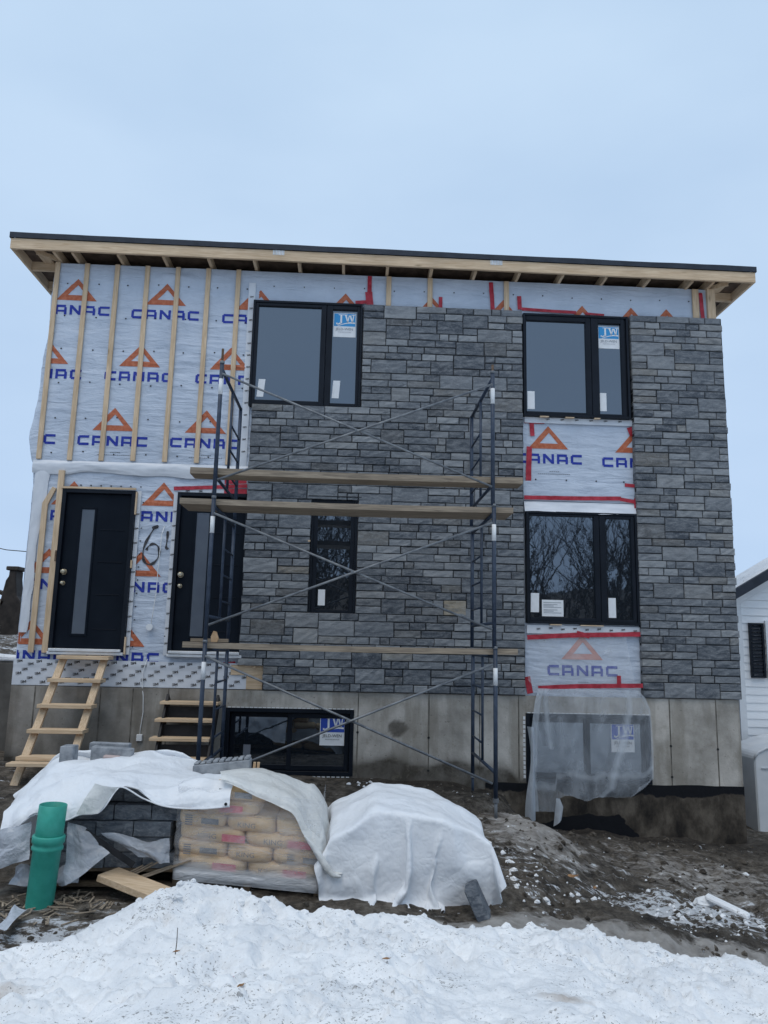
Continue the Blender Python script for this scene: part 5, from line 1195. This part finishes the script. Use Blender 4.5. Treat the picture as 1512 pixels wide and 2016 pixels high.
lathe(MB(), P0, P1, [(0,.092),(.60,.095),(.615,.106),(.635,.106),(.645,.101),(.665,.101),(.675,.110),(.725,.111),(.735,.106),(.735,.094)]).build('bell_socket', M['green'], gp, smooth=True)
# board on the ground
mb = MB(); mb.obox((-1.46,-4.05,-.045),(.265,-.135,-.042),(.05,.085,.004),(.006,-.003,.024)); mb.build('pine_board', M['pine_x'], cat='board', label='short thick pine board lying on the ground before the dark stack', bevel=.004)

# ------------------------------------------------------------------ small ground items
def blob(mb, x, y, z, r_, seed):
    vs = [(0,0,1)]; rr = random.Random(seed); rows_ = 3; n = 6
    for j in range(1, rows_+1):
        ph = math.pi*j/(rows_+1)
        for i in range(n): th = 2*math.pi*i/n+.4*j; k = rr.uniform(.7, 1.2); vs.append((math.sin(ph)*math.cos(th)*k, math.sin(ph)*math.sin(th)*k, math.cos(ph)*k*.7))
    vs.append((0,0,-.6)); sx_ = rr.uniform(.8, 1.5); sy_ = rr.uniform(.7, 1.2)
    fs = [(0, 1+i, 1+(i+1)%n) for i in range(n)]
    for j in range(rows_-1): fs += [(1+j*n+i, 1+(j+1)*n+i, 1+(j+1)*n+(i+1)%n, 1+j*n+(i+1)%n) for i in range(n)]
    b = 1+rows_*n; fs += [(b, 1+(rows_-1)*n+(i+1)%n, 1+(rows_-1)*n+i) for i in range(n)]
    mb.add([(x+a*r_*sx_, y+b_*r_*sy_, z+c_*r_) for a, b_, c_ in vs], fs)
def gheight(x, y):
    j = int(np.argmin(np.abs(gy-y))); i = int(np.argmin(np.abs(gx-x))); return float(H[j, i])
rr = random.Random(5); clods = MB(); sclods = MB(); stones_ = MB()
for k in range(1500):
    x = rr.uniform(.9, 5.6); y = rr.uniform(-4.0, -.15)
    if y < float(yedge(x))+.1: continue
    blob(clods, x, y, gheight(x, y)-.002, abs(rr.gauss(.006, .013))+.004, k)
for k in range(500):
    x = rr.uniform(-3.2, 1.0); y = rr.choice((rr.uniform(-4.9, -4.05), rr.uniform(-2.9, -.2)))
    if y < float(yedge(x))+.08: continue
    blob(clods, x, y, gheight(x, y)+.003, abs(rr.gauss(.010, .008))+.003, 4000+k)
clods.build('mud_clods', M['ground'], kind='stuff')
for k in range(230):
    q = rr.random()
    if q < .5: x, y = rr.gauss(2.9, .55), rr.gauss(-3.1, .3)
    elif q < .75: x, y = rr.gauss(1.45, .2), rr.gauss(-3.35, .35)
    else: x, y = rr.uniform(1.0, 5.2), rr.uniform(-3.6, -.4)
    if y < float(yedge(x))+.05: continue
    blob(sclods, x, y, gheight(x, y)+.002, abs(rr.gauss(.006, .010))+.003, 8000+k)
for k in range(14):
    x, y = rr.gauss(.15, .12), rr.gauss(-.35, .12); blob(sclods, x, y, gheight(x, y)+.01, rr.uniform(.008, .02), 9500+k)
for k in range(260):
    x = rr.uniform(-2.2, 3.4); y = float(yedge(x))-rr.uniform(-.06, .5); blob(sclods, x, y, max(snow_z(x, y), gheight(x, y))+.002, abs(rr.gauss(.008, .010))+.004, 9000+k)
sclods.build('snow_clods', M['snow'], kind='stuff')
o = MB().obox((3.45,-2.75,-.545),(.13,-.13,-.045),(.03,.035,.0),(0,.005,.022)).build('ice_slab', M['snow'], cat='ice slab', label='long white slab of ice lying slantwise on the mud at right', bevel=.012)
mb = MB(); blob(mb, -1.72, -4.78, gheight(-1.72, -4.78)+.02, .035, 77); mb.build('dark_rock', M['bark'], cat='rock', label='single dark rock on icy ground at left by the snow edge')
mb = MB(); blob(mb, 3.3, -2.62, gheight(3.3, -2.62)+.03, .07, 78); mb.build('snow_lump', M['snow'], cat='snow lump', label='big snow lump at the upper end of the slanting ice slab')
def leaf(x, y, s_, rot, label, cs_=1.0):
    z = max(gheight(x, y), snow_z(x, y) if y < float(yedge(x)) else -9)+.012; mb = MB(); ca, sa = math.cos(rot), math.sin(rot)
    pts = [(-1,0,.0),(-.5,.32,.1),(.1,.45,.18),(.7,.25,.1),(1.1,0,.22),(.7,-.25,.12),(.1,-.45,.05),(-.5,-.32,.1),(0,0,-.05)]
    mb.add([(x+(a*ca-b*sa)*s_, y+(a*sa+b*ca)*s_, z+c_*s_) for a, b, c_ in pts], [(8,0,1),(8,1,2),(8,2,3),(8,3,4),(8,4,5),(8,5,6),(8,6,7),(8,7,0)])
    mb.build('dry_leaf', M['leaf'], cat='leaf', label=label, group='dry leaves on mud and snow')
leaf(1.98, -2.95, .075, .2, 'large curled tan leaf on the mud slope right of the tarp')
leaf(-.86, -5.60, .022, .5, 'small dry leaf at the end of a twig on the snow')
leaf(.24, -5.62, .026, .1, 'thin brown leaf on the snow near the middle')
leaf(-.47, -6.0, .024, .9, 'brown leaf near the bottom edge of the snow')
leaf(2.25, -2.75, .04, 1.2, 'small tan leaf on mud beside the thin snow streak')
z1 = snow_z(-.95, -5.3); MB().tube([(-.90,-5.40,z1+.09),(-.88,-5.5,z1+.05),(-.865,-5.60,z1+.02),(-.84,-5.68,z1+.01)], [.002,.0025,.003,.002], 5).build('twig', M['bark'], cat='twig', label='thin bare twig stuck in the foreground snow')
# pink spray mark laid on the snow surface
mb = MB(); P = []
for j in range(9):
    P.append([])
    for i in range(9):
        x = -.575+(i-4)*.011+.004*rr.uniform(-1, 1); y = -5.80+(j-4)*.014; P[-1].append((x, y, snow_z(x, y)+.006))
b0 = mb.grid(P); mb.f = [f for f in mb.f if sum((q in (8, 0, 72, 80)) for q in f) == 0 and rr.random() < .72]; mb.m = [0]*len(mb.f)
mb.build('spray_mark', M['pink'], cat='paint mark', label='faint pink spray paint mark on the foreground snow')

# ------------------------------------------------------------------ neighbour at right
nb = thing('neighbour_house', 'white clapboard house with gabled roof and black shutters at right edge', 'house', (9, 3, -.9))
NX0, NX1, NY = 6.33, 13.5, 2.5; eave = 2.62; pit = .58
MB().add([(NX0,NY+.03,-1.5),(NX1,NY+.03,-1.5),(NX1,NY+.03,eave),((NX0+NX1)/2,NY+.03,eave+pit*(NX1-NX0)/2),(NX0,NY+.03,eave),(NX0,NY+8,-1.5),(NX0,NY+8,eave),(NX1,NY+8,-1.5),(NX1,NY+8,eave),((NX0+NX1)/2,NY+8,eave+pit*(NX1-NX0)/2)], [(0,1,2,3,4),(5,0,4,6),(1,7,8,2)]).build('wall', M['white'], nb)
z = -1.0; sb = M['siding'] = surf('white siding board', (.83, .845, .86), (.88, .89, .90), 2, (.3, 1, 1), rough=.5, bs=.05)
while z < 4.5:
    a, b = NX0+.0, NX1
    if z+.126 > eave: a = NX0+(z+.126-eave)/pit; b = NX1-(z+.126-eave)/pit
    if b-a > .2: MB().add([(a,NY-.012,z),(b,NY-.012,z),(b,NY+.004,z+.126),(a,NY+.004,z+.126),(a,NY+.028,z),(b,NY+.028,z)], [(0,1,2,3),(4,5,1,0)]).build('siding_board', sb, nb)
    z += .127
rf = MB()
xm, zm = (NX0+NX1)/2, eave+pit*(NX1-NX0)/2
for s_ in (-1, 1):
    e0 = (xm+s_*((NX1-NX0)/2+.35), eave-.35*pit)
    rf.add([(e0[0],NY-.3,e0[1]),(xm,NY-.3,zm),(xm,NY+.5,zm),(e0[0],NY+.5,e0[1]),(e0[0],NY-.3,e0[1]+.16),(xm,NY-.3,zm+.18),(xm,NY+.5,zm+.18),(e0[0],NY+.5,e0[1]+.16)], [(0,1,2,3),(7,6,5,4),(0,4,5,1),(0,3,7,4)])
rfo = rf.build('roof', M['membrane_roof'], nb)
MB().box(NX0-.1, NX1+.1, NY+.5, NY+8.1, eave-.02, eave+.06).build('flat_roof', M['membrane_roof'], rfo)
snr = MB()
for s_ in (-1, 1):
    e0 = (xm+s_*((NX1-NX0)/2+.35), eave-.35*pit)
    snr.add([(e0[0],NY-.24,e0[1]+.165),(xm,NY-.24,zm+.19),(xm,NY+.48,zm+.19),(e0[0],NY+.48,e0[1]+.165),(e0[0],NY-.2,e0[1]+.20),(xm,NY-.2,zm+.25),(xm,NY+.48,zm+.25),(e0[0],NY+.48,e0[1]+.20)], [(0,1,5,4),(4,5,6,7),(0,4,7,3)])
snr.build('snow_cover', M['snow'], rfo)
sf = MB(); sf.add([(NX0-.33,NY-.28,eave-.33*pit-.006),(xm,NY-.28,zm-.006),(xm,NY,zm-.006),(NX0-.33,NY,eave-.33*pit-.006)], [(0,1,2,3)]); sf.build('soffit', M['white'], rfo)
fb = MB(); fb.add([(NX0-.02,NY-.03,eave-.18),(xm,NY-.03,zm-.18),(xm,NY-.03,zm-.01),(NX0-.02,NY-.03,eave-.01)], [(0,1,2,3)]); fb.build('frieze_board', M['white'], rfo)
nwn = MB(); frame_ring(nwn, 6.79, 7.75, 1.30, 2.22, .09, NY-.06, NY+.02); nw_ = nwn.build('window', M['white'], nb)
MB().add([(6.88,NY-.02,1.39),(7.66,NY-.02,1.39),(7.66,NY-.02,2.13),(6.88,NY-.02,2.13)], [(0,1,2,3)]).build('pane', M['glass'], nw_)
for x in (6.52, 7.78):
    sh = MB(); frame_ring(sh, x, x+.24, 1.30, 2.18, .035, NY-.06, NY-.015); so = sh.build('shutter', M['black'], nb)
    for k in range(14): zz = 1.35+.057*k; MB().add([(x+.035,NY-.05,zz),(x+.205,NY-.05,zz),(x+.205,NY-.03,zz+.05),(x+.035,NY-.03,zz+.05)], [(0,1,2,3)]).build('slat', M['black'], so)
MB().box(NX0-.03, NX0+.08, NY-.04, NY+.05, -1.4, eave).build('corner_board', M['white'], nb)
# shelter
sl = thing('car_shelter', 'pale plastic shelter with rounded top beside the white neighbour house', 'shelter', (7.3, 1.7, -.9))
prof = [(6.0,-1.2),(5.985,.18),(6.03,.25),(6.15,.31),(6.4,.40),(6.9,.50),(7.6,.54),(8.4,.45),(8.6,.2),(8.62,-1.2)]
mb = MB(); mb.prism(prof[::-1], 1.5, 2.3); mb.build('cover', M['white'], sl, bevel=.02)
MB().tube([(x,1.49,z) for x, z in prof[1:9]], .02, 6).build('hoop', M['white'], sl, smooth=True); MB().box(6.08, 8.5, 1.485, 1.498, .02, .04).build('door_seam', M['plate'], sl)
# ------------------------------------------------------------------ left background
bk = MB(); gu, gv = np.meshgrid(np.linspace(-9, -4.42, 40), np.linspace(1.2, 7, 40))
bz = 1.42+.10*fbm(gu*1.5, gv*1.5, 401, 4)+.35*sstep(2.5, 5, gv); bz = np.where(gv < 1.35, -.2, bz)
np_mesh('earth_bank', gu, gv, bz-.12, M['ground'], {'snow': .22*np.ones_like(gu), 'ice': .1*np.ones_like(gu)}, kind='structure')
rw = thing('retaining_wall', 'low dark concrete retaining wall at the left edge beside the foundation', 'wall', (-6.5, .8, 0))
MB().box(-9, -4.42, .85, 1.21, -.2, 1.36).build('wall_body', surf('dark damp concrete', (.085,.078,.07), (.16,.15,.135), 3, bscale=20), rw, bevel=.03)
MB().prism([(-9,1.362),(-4.43,1.362),(-4.5,1.43),(-5.2,1.47),(-7,1.46),(-9,1.45)], .84, 1.2).build('snow_cap', M['snow'], rw, bevel=.02)
ch = thing('brick_chimney', 'dark weathered chimney with flared cap behind the left corner of the house', 'chimney', (-7.9, 8, 1.2))
mb = MB()
prof = [(-7.98,1.2),(-7.97,2.4),(-7.88,2.95),(-7.82,3.05),(-7.82,3.18),(-7.66,3.18),(-7.66,3.0),(-7.60,2.6),(-7.45,2.4),(-7.4,1.2)]
mb.prism(prof[::-1], 7.9, 8.3); mb.build('stack', surf('sooty brick', (.022,.018,.016), (.05,.04,.034), 5), ch, bevel=.02)
MB().box(-7.88,-7.60,7.86,8.34,3.18,3.27).build('cap', M['bark'], ch, bevel=.015)
sr = thing('shed_roof', 'dark slanting roof edge with snow left of the chimney', 'roof', (-9, 8, 1.2))
MB().bar((-10.2,8.1,3.55),(-7.9,8.1,2.62),.2,.07).build('rafter', M['bark'], sr); MB().bar((-10.2,8.0,3.42),(-7.9,8.0,2.42),.2,.10).build('rafter', M['grey_x'], sr); MB().bar((-10.2,8.1,2.72),(-7.85,8.1,2.02),.15,.06).build('rafter', M['bark'], sr)
MB().box(-12,-7.6,8.3,8.5,.5,2.15).build('wall', M['pallet'], sr)
rr2 = random.Random(3)
for k, (x, y, r_) in enumerate(((-7.1,5.6,.24),(-7.6,5.2,.3))):
    mb = MB(); blob(mb, x, y, 1.75, r_, 900+k); o = mb.build('snowy_rock', M['bark'], cat='rock', label=('right' if k == 0 else 'left')+' snow topped dark rock behind the retaining wall', group='rocks behind the retaining wall')
    mb = MB(); blob(mb, x+.03, y-.05, 1.75+r_*.45, r_*.8, 910+k); mb.build('snow_cap', M['snow'], o)
for k, (za, zb, lb) in enumerate(((4.35,3.98,'highest overhead wire left of the house'),(3.45,2.88,'middle overhead wire passing the chimney top'),(2.30,2.25,'lowest overhead wire crossing the chimney'))):
    MB().tube([(-30,11,za+1.5),(-16,11,za+.45),(-11.5,11,za+.06),(-9.3,11,zb),(-5,11,zb-.25)], .012, 5).build('overhead_wire', M['cable_b'], cat='wire', label=lb, group='overhead wires')
rb = thing('red_container', 'red and white container just showing at left edge beside the foundation', 'container', (-4.32, -.25, .2))
MB().tube([(-4.30,-.25,.22),(-4.30,-.25,.42)], [.09,.10], 14).build('white_base', M['white'], rb); MB().tube([(-4.30,-.25,.421),(-4.30,-.25,.66)], [.10,.105], 14).build('red_top', M['red_plastic'], rb)

# ------------------------------------------------------------------ bare wood across the street (seen in the lower panes)
tb = MB(); rt_ = random.Random(21)
def branch(p, d_, L, r_, lev):
    q = p+d_*L
    tb.tube([p, (p+q)/2+Vector((rt_.uniform(-1,1), rt_.uniform(-1,1), 0))*L*.05, q], [r_, r_*.8, r_*.6], 4, False)
    if lev == 0: return
    for k in range(rt_.choice((2, 3, 3))):
        nd = (d_+Vector((rt_.gauss(0,.42), rt_.gauss(0,.42), rt_.uniform(-.05,.35)))).normalized(); s0 = rt_.uniform(.45, 1)
        branch(p+d_*L*s0, nd, L*rt_.uniform(.55,.78), r_*.55, lev-1)
for k in range(230):
    x = rt_.uniform(-25, 27); y = rt_.uniform(-36, -23); branch(Vector((x, y, -.3)), Vector((rt_.gauss(0,.05), 0, 1)).normalized(), rt_.uniform(3.0, 5.2), rt_.uniform(.07,.14), 4)
tb.build('bare_wood', M['bark'], kind='stuff')
hxs, hys = np.meshgrid(np.linspace(-60, 60, 90), np.linspace(-75, -36, 30))
hz_ = -.5+7.5*sstep(-36, -62, hys)+.9*fbm(hxs*.12, hys*.12, 501, 4)*sstep(-36, -44, hys)
np_mesh('added_hill', hxs, hys, hz_, surf('added dark hill', (.05,.042,.036), (.12,.10,.085), .6, bscale=4), kind='structure')  # hill added out of view to darken reflections in the lower panes
print('objects', len(bpy.data.objects), 'stones', len(stones))
